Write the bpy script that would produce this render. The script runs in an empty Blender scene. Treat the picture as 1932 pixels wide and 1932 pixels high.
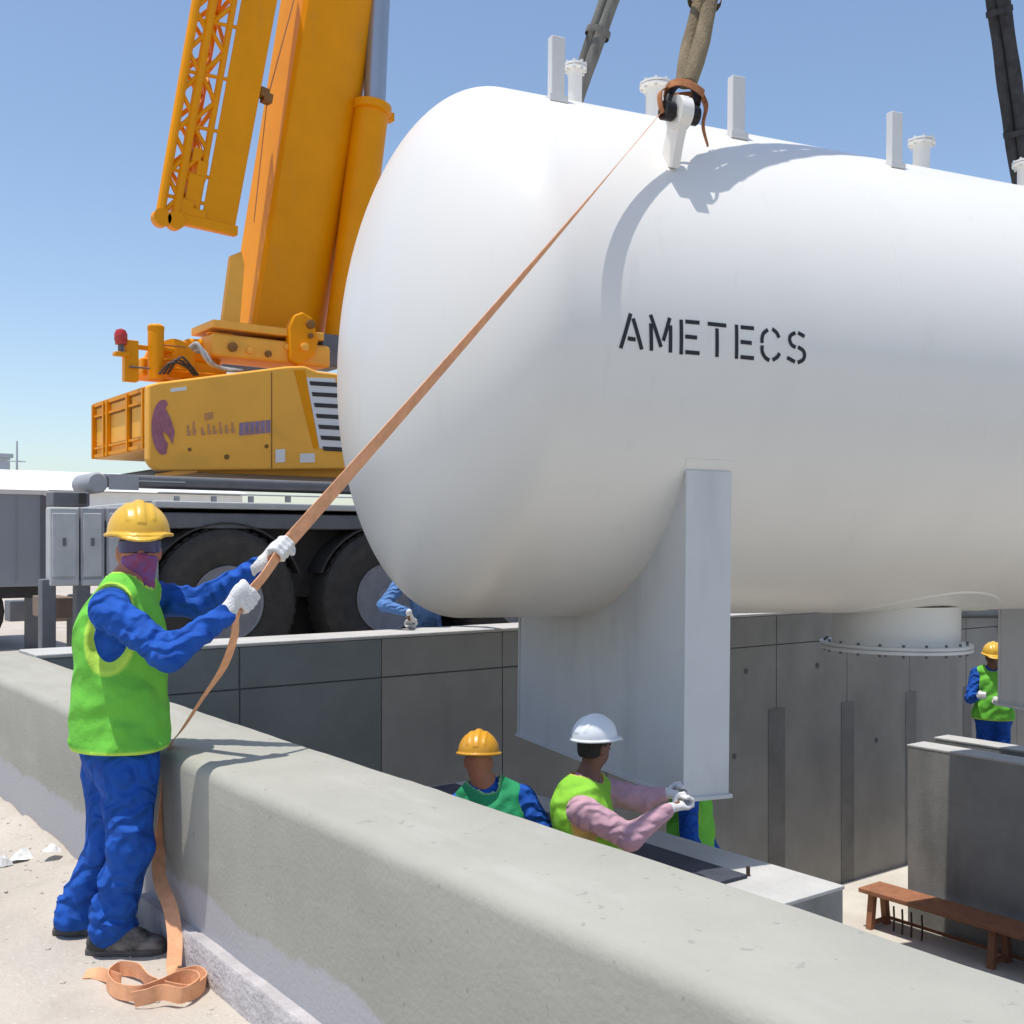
import bpy, bmesh, math, random
import numpy as np
from mathutils import Vector, Matrix, noise as mnoise
random.seed(7); np.random.seed(7)
scene = bpy.context.scene
col = scene.collection

# ------------------------------------------------------------------ camera, sky, sun, exposure
F_PX, V_H, C_PX, IMG = 2095.6, 1023.0, 966.0, 1932.0      # photograph measured at 1932 px
PSI, CAM_H = 0.93096, 1.62
NX, NY = math.sin(PSI), math.cos(PSI)                      # world X seen from the camera: right, forward
cam_d = bpy.data.cameras.new('camera'); cam = bpy.data.objects.new('camera', cam_d); col.objects.link(cam)
cam.location = (0, 0, CAM_H)
cam.rotation_euler = (math.radians(90), 0, -math.atan2(NY, NX))
cam_d.sensor_width = 36; cam_d.lens = 36*F_PX/IMG
cam_d.shift_y = (V_H-IMG/2)/IMG
cam_d.clip_start = 0.05; cam_d.clip_end = 3000
scene.camera = cam

SUN = Vector((-0.19, 0.012, 1.0)).normalized()
world = bpy.data.worlds.new('World'); scene.world = world; world.use_nodes = True
wn = world.node_tree; bg = wn.nodes['Background']
sky = wn.nodes.new('ShaderNodeTexSky'); sky.sky_type = 'NISHITA'; sky.sun_disc = False
sky.sun_elevation = math.asin(SUN.z); sky.sun_rotation = math.atan2(SUN.x, SUN.y)
sky.air_density = 1.0; sky.dust_density = 1.0; sky.ozone_density = 1.4; sky.altitude = 0
wn.links.new(sky.outputs[0], bg.inputs[0]); bg.inputs[1].default_value = 0.15
sun_d = bpy.data.lights.new('sun', 'SUN'); sun_o = bpy.data.objects.new('sun', sun_d); col.objects.link(sun_o)
sun_d.energy = 3.7; sun_d.angle = math.radians(0.5); sun_d.color = (1.0, 0.965, 0.90)
sun_o.rotation_euler = SUN.to_track_quat('Z', 'Y').to_euler(); sun_o.location = (0, 0, 40)
scene.view_settings.view_transform = 'Standard'; scene.view_settings.look = 'None'
scene.view_settings.exposure = 0.2; scene.view_settings.gamma = 1.0
scene.view_settings.use_curve_mapping = False
scene.render.resolution_x = 1024; scene.render.resolution_y = 1024

# ------------------------------------------------------------------ photo pixel -> place
V3 = lambda *a: np.array(a, float)
CAMP = V3(0, 0, CAM_H)
FWD = V3(NY, NX, 0); RGT = V3(NX, -NY, 0)
def wray(u, v):
    a, b, c = (u-C_PX)/F_PX, 1.0, -(v-V_H)/F_PX
    return V3(a*NX+b*NY, -a*NY+b*NX, c)
def atd(u, v, d): return CAMP+wray(u, v)*d
def atz(u, v, z): r = wray(u, v); return CAMP+r*((z-CAM_H)/r[2])
def aty(u, v, Y): r = wray(u, v); return CAMP+r*(Y/r[1])
def unit(v): v = np.asarray(v, float); return v/np.linalg.norm(v)

# ------------------------------------------------------------------ materials
MATS = {}
def srgb(r, g, b):
    f = lambda c: (c/255/12.92) if c/255 <= .04045 else ((c/255+.055)/1.055)**2.4
    return (f(r), f(g), f(b))
def mat(name, c, rough=.6, metal=0, var=.12, scale=6.0, bump=0.0, bscale=40.0, c2=None, spec=.5, stretch=(1,1,1), coat=0.0, detail=6, bdist=.02, bdetail=5):
    m = bpy.data.materials.new(name); m.use_nodes = True
    nt = m.node_tree; N = nt.nodes; L = nt.links; b = N['Principled BSDF']
    tc = N.new('ShaderNodeTexCoord'); mp = N.new('ShaderNodeMapping'); mp.inputs['Scale'].default_value = stretch
    L.new(tc.outputs['Object'], mp.inputs[0])
    nz = N.new('ShaderNodeTexNoise'); nz.inputs['Scale'].default_value = scale; nz.inputs['Detail'].default_value = detail; nz.inputs['Roughness'].default_value = .62
    L.new(mp.outputs[0], nz.inputs['Vector'])
    rp = N.new('ShaderNodeValToRGB'); rp.color_ramp.elements[0].position = .3; rp.color_ramp.elements[1].position = .7
    lo = [max(0, x*(1-var)) for x in c]; hi = [min(1, x*(1+var)) for x in c] if c2 is None else c2
    rp.color_ramp.elements[0].color = (*lo, 1); rp.color_ramp.elements[1].color = (*hi, 1)
    L.new(nz.outputs[0], rp.inputs[0]); L.new(rp.outputs[0], b.inputs['Base Color'])
    b.inputs['Roughness'].default_value = rough; b.inputs['Metallic'].default_value = metal
    b.inputs['Specular IOR Level'].default_value = spec; b.inputs['Coat Weight'].default_value = coat
    if bump:
        n2 = N.new('ShaderNodeTexNoise'); n2.inputs['Scale'].default_value = bscale; n2.inputs['Detail'].default_value = bdetail
        L.new(mp.outputs[0], n2.inputs['Vector'])
        bp = N.new('ShaderNodeBump'); bp.inputs['Strength'].default_value = bump; bp.inputs['Distance'].default_value = bdist
        L.new(n2.outputs[0], bp.inputs['Height']); L.new(bp.outputs[0], b.inputs['Normal'])
    MATS[name] = m; return m
def mix_over(m, colour, fac_builder):
    """lay a second colour over a material; fac_builder(nodes, links, texcoord) -> factor socket"""
    nt = m.node_tree; N = nt.nodes; L = nt.links; b = N['Principled BSDF']
    src = b.inputs['Base Color'].links[0].from_socket
    mx = N.new('ShaderNodeMix'); mx.data_type = 'RGBA'
    tc = [n for n in N if n.type == 'TEX_COORD'][0]
    fac = fac_builder(N, L, tc)
    L.new(fac, mx.inputs[0]); L.new(src, mx.inputs[6]); mx.inputs[7].default_value = (*colour, 1)
    L.new(mx.outputs[2], b.inputs['Base Color'])
def noise_band(axis, at, width, nscale, namp, below=True, stretch=(1,1,1)):
    """a patch below (or above) a ragged level of one axis: wear with its own shape"""
    def f(N, L, tc):
        mp = N.new('ShaderNodeMapping'); mp.inputs['Scale'].default_value = stretch; L.new(tc.outputs['Object'], mp.inputs[0])
        nz = N.new('ShaderNodeTexNoise'); nz.inputs['Scale'].default_value = nscale; nz.inputs['Detail'].default_value = 7
        L.new(mp.outputs[0], nz.inputs['Vector'])
        sp = N.new('ShaderNodeSeparateXYZ'); L.new(tc.outputs['Object'], sp.inputs[0])
        ma = N.new('ShaderNodeMath'); ma.operation = 'MULTIPLY_ADD'; L.new(nz.outputs[0], ma.inputs[0]); ma.inputs[1].default_value = namp
        L.new(sp.outputs[axis], ma.inputs[2])
        mr = N.new('ShaderNodeMapRange'); mr.inputs['From Min'].default_value = at+namp*.5-width; mr.inputs['From Max'].default_value = at+namp*.5+width
        mr.inputs['To Min'].default_value = 1 if below else 0; mr.inputs['To Max'].default_value = 0 if below else 1
        L.new(ma.outputs[0], mr.inputs[0]); return mr.outputs[0]
    return f
def noise_spots(scale, lo, hi, amt, stretch=(1,1,1)):
    def f(N, L, tc):
        mp = N.new('ShaderNodeMapping'); mp.inputs['Scale'].default_value = stretch; L.new(tc.outputs['Object'], mp.inputs[0])
        nz = N.new('ShaderNodeTexNoise'); nz.inputs['Scale'].default_value = scale; nz.inputs['Detail'].default_value = 5
        L.new(mp.outputs[0], nz.inputs['Vector'])
        mr = N.new('ShaderNodeMapRange'); mr.inputs['From Min'].default_value = lo; mr.inputs['From Max'].default_value = hi
        mr.inputs['To Max'].default_value = amt; L.new(nz.outputs[0], mr.inputs[0]); return mr.outputs[0]
    return f

M_sand = mat('sand', (.48, .43, .37), .95, var=.10, scale=1.3, bump=.55, bscale=26, spec=.2)
mix_over(M_sand, (.36, .32, .275), noise_spots(3.2, .56, .70, .55))
mix_over(M_sand, (.60, .56, .50), noise_spots(60, .60, .72, .7))
M_plaster = mat('wall_plaster', (.37, .36, .31), .88, var=.07, scale=2.2, bump=.12, bscale=55, spec=.25)
mix_over(M_plaster, (.29, .285, .25), noise_spots(1.1, .52, .72, .45, (1, .5, 1.6)))
mix_over(M_plaster, (.44, .43, .385), noise_spots(7.0, .56, .72, .5, (1, .25, 1)))
mix_over(M_plaster, (.24, .235, .21), noise_spots(24, .665, .70, .55))
mix_over(M_plaster, (.43, .42, .43), noise_band(2, .275, .012, 5.0, .16))
M_footing = mat('footing_concrete', (.44, .41, .41), .9, var=.18, scale=7, bump=.6, bscale=45, spec=.2)
M_pit = mat('pit_concrete', (.285, .275, .255), .85, var=.12, scale=1.4, bump=.18, bscale=30, spec=.3)
mix_over(M_pit, (.19, .188, .178), noise_spots(1.7, .52, .78, .6, (1.2, 1, .5)))
M_coping_lit_top = mat('coping_and_sunlit_top', (.48, .47, .45), .88, var=.1, scale=3, bump=.35, bscale=45, spec=.25)  # wall coping concrete; on the piers its pale tone paints sunlight onto the tops
M_pit_coat = mat('pit_coating', (.185, .205, .20), .75, var=.16, scale=1.2, bump=.2, bscale=22, spec=.35)
M_core = mat('wall_core_concrete', (.12, .12, .125), .9, var=.2, scale=4, bump=.3)
M_strip = mat('joint_strip', (.185, .18, .172), .8, var=.2, scale=2.5, bump=.3, bscale=25, spec=.3)
M_floor = mat('pit_floor', (.56, .52, .46), .9, var=.14, scale=1.2, bump=.3, bscale=30, spec=.2)
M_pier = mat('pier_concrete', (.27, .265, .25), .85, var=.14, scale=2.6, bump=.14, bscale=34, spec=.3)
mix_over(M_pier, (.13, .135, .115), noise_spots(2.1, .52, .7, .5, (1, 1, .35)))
M_pad = mat('bearing_pad', (.05, .055, .075), .7, var=.2, scale=9, bump=.3)
M_white = mat('tank_paint', (.80, .775, .725), .33, var=.012, scale=1.2, bump=.015, bscale=3.0, spec=.45)
mix_over(M_white, (.66, .645, .61), noise_spots(.9, .55, .80, .35, (1, 1, .45)))
mix_over(M_white, (.60, .585, .55), noise_spots(5.0, .64, .78, .25, (1.6, 1.6, .25)))
M_saddle = mat('saddle_paint', (.68, .675, .655), .42, var=.03, scale=2.5, bump=.03, bscale=14, spec=.4)
mix_over(M_saddle, (.46, .465, .47), noise_spots(2.6, .56, .74, .5, (1, 1, .3)))
M_letter = mat('stencil_black', (.012, .013, .02), .55, var=.3, scale=30)
M_yellow = mat('crane_yellow', (.80, .30, .0), .45, var=.07, scale=2.0, bump=.03, bscale=12, spec=.18)
mix_over(M_yellow, (.66, .28, .03), noise_spots(4.0, .60, .74, .5, (1, 1, .3)))
M_yellow2 = mat('crane_yellow_light', (.88, .44, .07), .48, var=.06, scale=2.5, spec=.18)
mix_over(M_yellow2, (.66, .36, .07), noise_spots(3.5, .58, .74, .5, (.6, 1, 1)))
M_seam = mat('panel_seam', (.22, .10, .02), .7)
M_grey = mat('carrier_grey', (.34, .35, .37), .5, var=.1, scale=5, spec=.4)
mix_over(M_grey, (.22, .21, .2), noise_spots(4, .55, .72, .6, (1, 1, .4)))
M_greyl = mat('carrier_light_grey', (.46, .47, .47), .5, var=.1, scale=5)
M_dgrey = mat('beam_dark_grey', (.13, .135, .15), .55, var=.15, scale=5)
M_black = mat('chassis_black', (.035, .033, .032), .6, var=.3, scale=6)
M_tyre = mat('tyre_rubber', (.050, .045, .041), .85, var=.25, scale=8, bump=.3)
M_rim = mat('rim_grey', (.25, .25, .27), .5, var=.15, scale=8)
M_steel = mat('ram_steel', (.40, .43, .47), .3, metal=.7, var=.05)
M_red = mat('beacon_red', (.45, .03, .03), .3, var=.1)
M_purple = mat('logo_purple', (.34, .12, .17), .5, var=.25, scale=12)
M_purple2 = mat('logo_violet', (.27, .19, .31), .5, var=.2, scale=14)
M_mauve = mat('logo_faded_red', (.52, .25, .11), .5, var=.12, scale=20)
M_hose = mat('hose_grey', (.30, .28, .27), .6, var=.3, scale=14)
M_strap = mat('strap_orange', (.90, .44, .24), .8, var=.16, scale=18, bump=.5, bscale=300, spec=.2)
M_sling = mat('sling_tan', (.23, .18, .115), .9, var=.3, scale=10, bump=.6, bscale=120, spec=.2, stretch=(1, 1, .25))
M_slingg = mat('sling_grey', (.17, .165, .15), .9, var=.3, scale=9, bump=.6, bscale=120, spec=.2, stretch=(1, 1, .25))
M_slingd = mat('sling_dark', (.055, .055, .06), .9, var=.3, scale=9, bump=.6, bscale=120, spec=.2)
M_shackle = mat('shackle_black', (.018, .015, .016), .45, metal=.4, var=.3)
M_rag = mat('tie_orange', (.42, .16, .06), .85, var=.35, scale=25, bump=.6, bscale=160)
M_bench = mat('bench_red_oxide', (.30, .125, .062), .75, var=.2, scale=7, bump=.2)
M_rebar = mat('rebar_rust', (.07, .04, .03), .85, var=.3, scale=30)
M_cabin = mat('cabin_grey', (.27, .30, .34), .6, var=.06, scale=2)
M_cabinw = mat('cabin_white', (.72, .72, .71), .6, var=.05, scale=2)
M_brown = mat('timber_brown', (.22, .16, .12), .85, var=.2, scale=6)
M_ply = mat('platform_timber', (.33, .25, .17), .85, var=.2, scale=5, bump=.2)
M_far = mat('far_building', (.42, .45, .48), .8, var=.05)
M_blue = mat('coverall_blue', (.014, .085, .40), .82, var=.16, scale=9, bump=.6, bscale=7, bdist=.07, bdetail=1.5, spec=.2)
M_blue2 = mat('coverall_light_blue', (.10, .21, .46), .82, var=.18, scale=9, bump=.6, bscale=7, bdist=.07, bdetail=1.5, spec=.2)
def cloth_folds(m, scale=5.5, dist=.03, strength=.6):
    nt = m.node_tree; N = nt.nodes; L = nt.links; b = N['Principled BSDF']
    tc = [n for n in N if n.type == 'TEX_COORD'][0]; mp = N.new('ShaderNodeMapping'); mp.inputs['Rotation'].default_value = (.5, .7, .4)
    L.new(tc.outputs['Object'], mp.inputs[0]); w = N.new('ShaderNodeTexWave'); w.wave_type = 'BANDS'; w.bands_direction = 'DIAGONAL'
    w.inputs['Scale'].default_value = scale; w.inputs['Distortion'].default_value = 9.0; w.inputs['Detail'].default_value = 1.6; w.inputs['Detail Scale'].default_value = 1.4
    L.new(mp.outputs[0], w.inputs['Vector']); bp = N.new('ShaderNodeBump'); bp.inputs['Strength'].default_value = strength; bp.inputs['Distance'].default_value = dist
    L.new(w.outputs[1], bp.inputs['Height'])
    if b.inputs['Normal'].links: L.new(b.inputs['Normal'].links[0].from_socket, bp.inputs['Normal'])
    L.new(bp.outputs[0], b.inputs['Normal'])
M_skin = mat('skin_brown', (.42, .16, .085), .5, var=.12, scale=14, bump=.1)
M_skin2 = mat('skin_dark', (.17, .075, .045), .5, var=.12, scale=14, bump=.1)
M_hair = mat('hair_black', (.012, .010, .009), .6, var=.4, scale=60, bump=.8, bscale=140)
M_glove = mat('glove_white', (.72, .71, .70), .85, var=.07, scale=22, bump=.5, bscale=150, spec=.2)
M_shoe = mat('shoe_dusty_black', (.045, .042, .04), .75, var=.3, scale=12, bump=.3)
mix_over(M_shoe, (.30, .27, .24), noise_spots(9, .50, .66, .75))
M_sole = mat('sole_dark', (.10, .092, .085), .9, var=.3, scale=20)
M_helm_y = mat('helmet_yellow', (.72, .43, .045), .32, var=.06, scale=5, spec=.5)
M_helm_o = mat('helmet_orange_yellow', (.66, .31, .02), .34, var=.07, scale=5, spec=.5)
M_helm_w = mat('helmet_white', (.76, .78, .80), .3, var=.03, scale=5, spec=.5)
M_pink = mat('shirt_mauve', (.50, .30, .35), .85, var=.1, scale=10, bump=.25, bscale=7, bdist=.07, bdetail=1.5, spec=.2)
M_mask = mat('scarf_patterned', (.42, .05, .07), .85, var=.2, scale=24, c2=(.16, .10, .36), bump=.3)
M_goggle = mat('goggle_violet', (.10, .05, .16), .22, var=.5, scale=18, c2=(.05, .07, .22))
M_eye = mat('eye_dark', (.012, .01, .012), .25)
M_scrap = mat('plastic_scrap', (.70, .69, .67), .5, var=.1, scale=20)
M_stone = mat('stone', (.46, .41, .36), .9, var=.25, scale=20, bump=.4)
def vest_mat(name, green, trim):
    m = mat(name, green, .75, var=.10, scale=7, bump=.35, bscale=22, spec=.2)
    nt = m.node_tree
    def f(N, L, tc):
        a = N.new('ShaderNodeAttribute'); a.attribute_name = 'trim'; return a.outputs['Fac']
    mix_over(m, trim, f); cloth_folds(m, 2.6, .03, .5); return m
M_vest_g = vest_mat('vest_green', (.16, .53, .06), (.50, .78, .10))
M_vest_d = vest_mat('vest_deep_green', (.03, .30, .12), (.30, .55, .25))
M_vest_y = vest_mat('vest_lime', (.26, .58, .05), (.62, .42, .12))

cloth_folds(M_blue); cloth_folds(M_blue2); cloth_folds(M_pink, 5.0, .02, .5)

# ------------------------------------------------------------------ mesh helpers
W = {}
def wm(o): return W.get(o.name, Matrix.Identity(4)) if o else Matrix.Identity(4)
def tag(o, label=None, cat=None, group=None, kind=None):
    if label: o['label'] = label
    if cat: o['category'] = cat
    if group: o['group'] = group
    if kind: o['kind'] = kind
    return o
def thing(name, label, cat, loc=(0, 0, 0), group=None, M=None):
    o = bpy.data.objects.new(name, None); col.objects.link(o); o.empty_display_size = .2
    m = M if M is not None else Matrix.Translation(Vector(loc))
    o.matrix_world = m; W[o.name] = m.copy()
    return tag(o, label, cat, group)
def frame(ax):
    ax = unit(ax); r = V3(0, 0, 1) if abs(ax[2]) < .9 else V3(1, 0, 0)
    a = unit(np.cross(r, ax)); return a, np.cross(ax, a), ax
class G:
    def __init__(s): s.v = []; s.f = []; s.sm = []
    def add(s, vs, fs, smooth=False):
        n = len(s.v); s.v += [tuple(map(float, p)) for p in vs]; s.f += [tuple(i+n for i in f) for f in fs]; s.sm += [smooth]*len(fs); return s
    def hexa(s, p):   # 8 corners: bottom loop, top loop
        return s.add(p, [(3, 2, 1, 0), (4, 5, 6, 7), (0, 1, 5, 4), (1, 2, 6, 5), (2, 3, 7, 6), (3, 0, 4, 7)])
    def box(s, x0, x1, y0, y1, z0, z1):
        return s.hexa([(x0, y0, z0), (x1, y0, z0), (x1, y1, z0), (x0, y1, z0), (x0, y0, z1), (x1, y0, z1), (x1, y1, z1), (x0, y1, z1)])
    def obox(s, c, ax, hs):
        c = np.asarray(c); a, b, k = [np.asarray(ax[i])*hs[i] for i in range(3)]
        return s.hexa([c-a-b-k, c+a-b-k, c+a+b-k, c-a+b-k, c-a-b+k, c+a-b+k, c+a+b+k, c-a+b+k])
    def bar(s, p0, p1, w, h, up=None):
        p0, p1 = np.asarray(p0, float), np.asarray(p1, float); a, b, k = frame(p1-p0)
        if up is not None:
            b = unit(np.asarray(up)-np.dot(up, k)*k); a = np.cross(b, k)
        return s.obox((p0+p1)/2, (a, b, k), (w/2, h/2, np.linalg.norm(p1-p0)/2))
    def prism(s, pts, ext):
        n = len(pts); pts = [np.asarray(p, float) for p in pts]; e = np.asarray(ext, float)
        s.add(pts+[p+e for p in pts], [tuple(range(n))[::-1], tuple(range(n, 2*n))]+[(i, (i+1) % n, n+(i+1) % n, n+i) for i in range(n)]); return s
    def rings(s, rings, closed=True, cap=True, smooth=True):
        n = len(rings[0]); vs = [p for r in rings for p in r]; fs = []
        for i in range(len(rings)-1):
            for j in range(n if closed else n-1):
                k = (j+1) % n; fs.append((i*n+j, i*n+k, (i+1)*n+k, (i+1)*n+j))
        s.add(vs, fs, smooth)
        if cap and closed:
            m = len(s.v)-len(vs)
            s.f += [tuple(m+j for j in range(n))[::-1], tuple(m+(len(rings)-1)*n+j for j in range(n))]; s.sm += [False, False]
        return s
    def lathe(s, prof, o, ax, n=24, cap=True):
        a, b, k = frame(ax); o = np.asarray(o, float)
        return s.rings([[o+k*z+(a*math.cos(t)+b*math.sin(t))*r for t in np.linspace(0, 2*math.pi, n, endpoint=False)] for r, z in prof], cap=cap)
    def tube(s, p0, p1, r0, r1=None, n=12):
        p0, p1 = np.asarray(p0, float), np.asarray(p1, float); r1 = r0 if r1 is None else r1
        return s.lathe([(r0, 0), (r1, np.linalg.norm(p1-p0))], p0, p1-p0, n)
    def path(s, pts, r, n=8):
        pts = [np.asarray(p, float) for p in pts]; rs = []
        for i, p in enumerate(pts):
            t = unit(pts[min(i+1, len(pts)-1)]-pts[max(i-1, 0)]); a, b, _ = frame(t)
            rr = r[i] if isinstance(r, (list, tuple)) else r
            rs.append([p+(a*math.cos(q)+b*math.sin(q))*rr for q in np.linspace(0, 2*math.pi, n, endpoint=False)])
        return s.rings(rs)
    def build(s, name, m, parent=None, bevel=0, segs=2, angle=35, attr=None):
        me = bpy.data.meshes.new(name)
        inv = wm(parent).inverted()
        me.from_pydata([inv @ Vector(p) for p in s.v], [], s.f); me.update()
        if bevel:
            bm = bmesh.new(); bm.from_mesh(me); bmesh.ops.recalc_face_normals(bm, faces=bm.faces)
            ed = [e for e in bm.edges if len(e.link_faces) == 2 and e.calc_face_angle(0) > .6]
            bmesh.ops.bevel(bm, geom=ed, offset=bevel, segments=segs, affect='EDGES', profile=.5, clamp_overlap=True)
            for f in bm.faces: f.smooth = True
            bm.to_mesh(me); bm.free(); me.set_sharp_from_angle(angle=math.radians(angle+15))
        else:
            bm = bmesh.new(); bm.from_mesh(me); bmesh.ops.recalc_face_normals(bm, faces=bm.faces)
            for f in bm.faces: f.smooth = any(s.sm)
            bm.to_mesh(me); bm.free()
            if any(s.sm): me.set_sharp_from_angle(angle=math.radians(angle))
        if attr is not None:
            at = me.attributes.new('trim', 'FLOAT', 'POINT'); at.data.foreach_set('value', np.asarray(attr, np.float32))
        o = bpy.data.objects.new(name, me); col.objects.link(o); me.materials.append(m)
        if bevel: wn_ = o.modifiers.new('weighted_normals', 'WEIGHTED_NORMAL'); wn_.keep_sharp = True
        if parent: o.parent = parent; W[o.name] = wm(parent)
        return o
def crom(P, n=8):
    P = [np.asarray(p, float) for p in P]; P = [2*P[0]-P[1]]+P+[2*P[-1]-P[-2]]; out = []
    for i in range(1, len(P)-2):
        for t in np.linspace(0, 1, n, endpoint=False):
            a, b, c, e = P[i-1:i+3]
            out.append(.5*((2*b)+(c-a)*t+(2*a-5*b+4*c-e)*t*t+(3*b-a-3*c+e)*t**3))
    out.append(P[-2]); return out
def ribbon(g, pts, wd, width, th=.005, n=10):
    """flat webbing along control points; wd = width direction at each point"""
    P = crom(pts, n); D = crom(wd, n); rs = []
    Wd = crom([[w, 0, 0] for w in (width if isinstance(width, (list, tuple)) else [width]*len(pts))], n)
    for i, p in enumerate(P):
        t = unit(P[min(i+1, len(P)-1)]-P[max(i-1, 0)]); w = unit(D[i]-np.dot(D[i], t)*t); k = np.cross(t, w); h = Wd[i][0]/2
        rs.append([p-w*h-k*th/2, p+w*h-k*th/2, p+w*h+k*th/2, p-w*h+k*th/2])
    return g.rings(rs)
def nz3(p, s, o=0): return mnoise.noise(Vector((p[0]*s+o, p[1]*s-o*.7, p[2]*s+o*.3)))

# ------------------------------------------------------------------ SETTING: ground, pit floor
WX0, WX1 = 1.579, 2.089            # near wall
WY0, WY1 = 8.743, 9.26             # far wall
WTOP, FLOOR = 0.77, -2.68
PX1, PY0 = 19.0, -4.0              # other end of the pit
def gz(x, y):
    t = min(1, max(0, (y-9.2)/1.1)); t = t*t*(3-2*t); z = .30*t
    d = math.hypot(x-1, y-4)
    if d < 14: z += .012*nz3((x, y, 0), 1.3)+.005*nz3((x, y, 0), 6, 3)+.02*max(0, nz3((x, y, 0), .5, 9))*(1 if x < 1.2 else .2)
    if y < 9 and x < 1.57:         # sand banked against the foot of the wall beyond the worker
        k = max(0, 1-(1.56-x)/.25)*min(1, max(0, (y-4.75)/.5)); z += .05*k*(1+.6*nz3((x, y, 0), 4, 5))
    return z
def axis(lo, hi, fine):
    L = [lo]
    for a, b, st in fine: L += list(np.arange(a, b-1e-6, st))
    return sorted(set([round(float(x), 4) for x in L+[hi]]))
gxs = axis(-700, 700, [(-300, -20, 60), (-20, -4, 2), (-4, -.6, .2), (-.6, 1.66, .06), (1.66, 19, .8), (19, 40, 3), (40, 640, 100)])
gys = axis(-200, 900, [(-120, -6, 30), (-6, 1, .5), (1, 9.0, .08), (9.0, 11, .2), (11, 30, 1.0), (30, 100, 10), (100, 800, 100)])
g = G(); idx = {}
for i, x in enumerate(gxs):
    for j, y in enumerate(gys): idx[i, j] = len(g.v); g.v.append((x, y, gz(x, y)))
for i in range(len(gxs)-1):
    for j in range(len(gys)-1):
        cx, cy = (gxs[i]+gxs[i+1])/2, (gys[j]+gys[j+1])/2
        if WX0+.08 < cx < PX1 and PY0 < cy < WY1-.2: continue
        g.f.append((idx[i, j], idx[i+1, j], idx[i+1, j+1], idx[i, j+1])); g.sm.append(True)
tag(g.build('ground', M_sand, angle=80), 'pale sandy ground of the building site', 'ground', kind='structure')
tag(G().box(WX1-.2, PX1+.2, PY0-.2, WY0+.2, FLOOR-.2, FLOOR).build('pit_floor', M_floor), 'light concrete floor of the pit', 'floor', kind='structure')

# ------------------------------------------------------------------ near wall
t = thing('concrete_wall', 'smooth plastered low concrete wall with rounded edges that the rope worker leans over', 'wall', (WX0, 3, 0))
g = G(); prof = [(WX0, -.3), (WX0, .12), (WX0, .3), (WX0, .5), (WX0, WTOP-.055)]
for q in np.linspace(0, math.pi/2, 6)[1:]: prof.append((WX0+.055-.055*math.cos(q), WTOP-.055+.055*math.sin(q)))
prof += [(WX0+.18, WTOP), (WX0+.33, WTOP), (WX1-.02, WTOP), (WX1-.006, WTOP-.006), (WX1, WTOP-.02), (WX1, .2), (WX1, FLOOR-.05)]
rs = []
for y in np.arange(-4.2, WY1+.001, .0815):
    row = []
    for x, z in prof:
        k = .004*nz3((x, y, z), 2.2)+.0018*nz3((x, y, z), 9, 4)
        row.append((x+(k if x < WX0+.06 else -.0*k), y, z+(k*1.2 if z > .7 else 0)))
    rs.append(row)
g.rings(rs, closed=False, cap=False)
n = len(prof); m = len(rs)
g.f += [tuple(range(n))[::-1], tuple((m-1)*n+j for j in range(n))]; g.sm += [True, True]
g.build('wall_body', M_plaster, t, angle=50)
g = G(); rs = []
for y in np.arange(-4.2, 4.72, .11):
    e = .006*nz3((0, y, 0), 3.1); e2 = .006*nz3((0, y, 7), 5)
    rs.append([(1.528+e, y, -.2), (1.528+e, y, .122+e2), (1.535+e, y, .131+e2), (1.62, y, .135+e2), (1.62, y, -.2)])
g.rings(rs); g.build('footing', M_footing, t, angle=40)

# ------------------------------------------------------------------ far wall with shuttering panels
t = thing('concrete_wall', 'grey concrete pit wall with formwork panel joints behind the white tank', 'wall', (10, WY1, 0))
G().box(WX0+.003, PX1+.5, WY0+.012, WY1, FLOOR-.05, WTOP-.006).build('wall_core', M_core, t)
G().box(WX1+.004, PX1+.5, WY0-.006, WY1+.012, WTOP-.02, WTOP+.012).build('coping', M_coping_lit_top, t, bevel=.008)
xj = [10.44+1.35*k for k in range(-6, 7)]
xs = [WX1+.01]+[x for x in xj if x > WX1+.3]+[PX1]
for i in range(len(xs)-1):
    for (z0, z1) in ((FLOOR, .395), (.405, WTOP-.022)):
        dx = random.uniform(.004, .008); dep = random.uniform(0, .004)
        G().box(xs[i]+dx, xs[i+1]-dx, WY0-dep, WY0+.02, z0, z1-.003).build('panel', M_pit_coat if xs[i+1] < 5.3 else M_pit, t, bevel=.003, segs=1)
for x, w, zt in ((10.44, .30, -.36), (11.80, .26, -.40), (13.16, .24, -.38), (14.52, .22, -.42), (9.08, .28, -.5)):
    G().box(x-w/2, x+w/2, WY0-.007, WY0-.0045, FLOOR, zt).build('joint_strip', M_strip, t)
for x, z in ((7.2, .05), (8.5, -.9), (9.7, -.85), (9.9, .12), (11.2, .1), (12.4, -.95), (12.6, .15)):   # shutter-tie holes
    G().lathe([(.035, 0), (.030, .006), (.0, .004)], (x, WY0-.0045, z), (0, -1, 0), 10, cap=False).build('tie_hole', M_core, t)
t = thing('conduit_pipe', 'thin dark conduit pipe clipped along the far pit wall', 'pipe', aty(1800, 1162, WY0-.05))
c1, c2 = aty(1799, 1163, WY0-.05), aty(1990, 1160, WY0-.05)
G().path([c1, (c1+c2)/2+V3(0, 0, -.01), c2], .022, 8).build('pipe_run', M_black, t); G().path(crom([aty(1908, 1162, WY0-.06), aty(1897, 1172, WY0-.07), aty(1886, 1192, WY0-.05)], 4), .02, 8).build('pipe_branch', M_black, t)
for k in (.02, .5): G().obox(c1*(1-k)+c2*k+V3(0, .03, 0), (V3(1, 0, 0), V3(0, 1, 0), V3(0, 0, 1)), (.02, .03, .035)).build('clip', M_dgrey, t)
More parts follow.
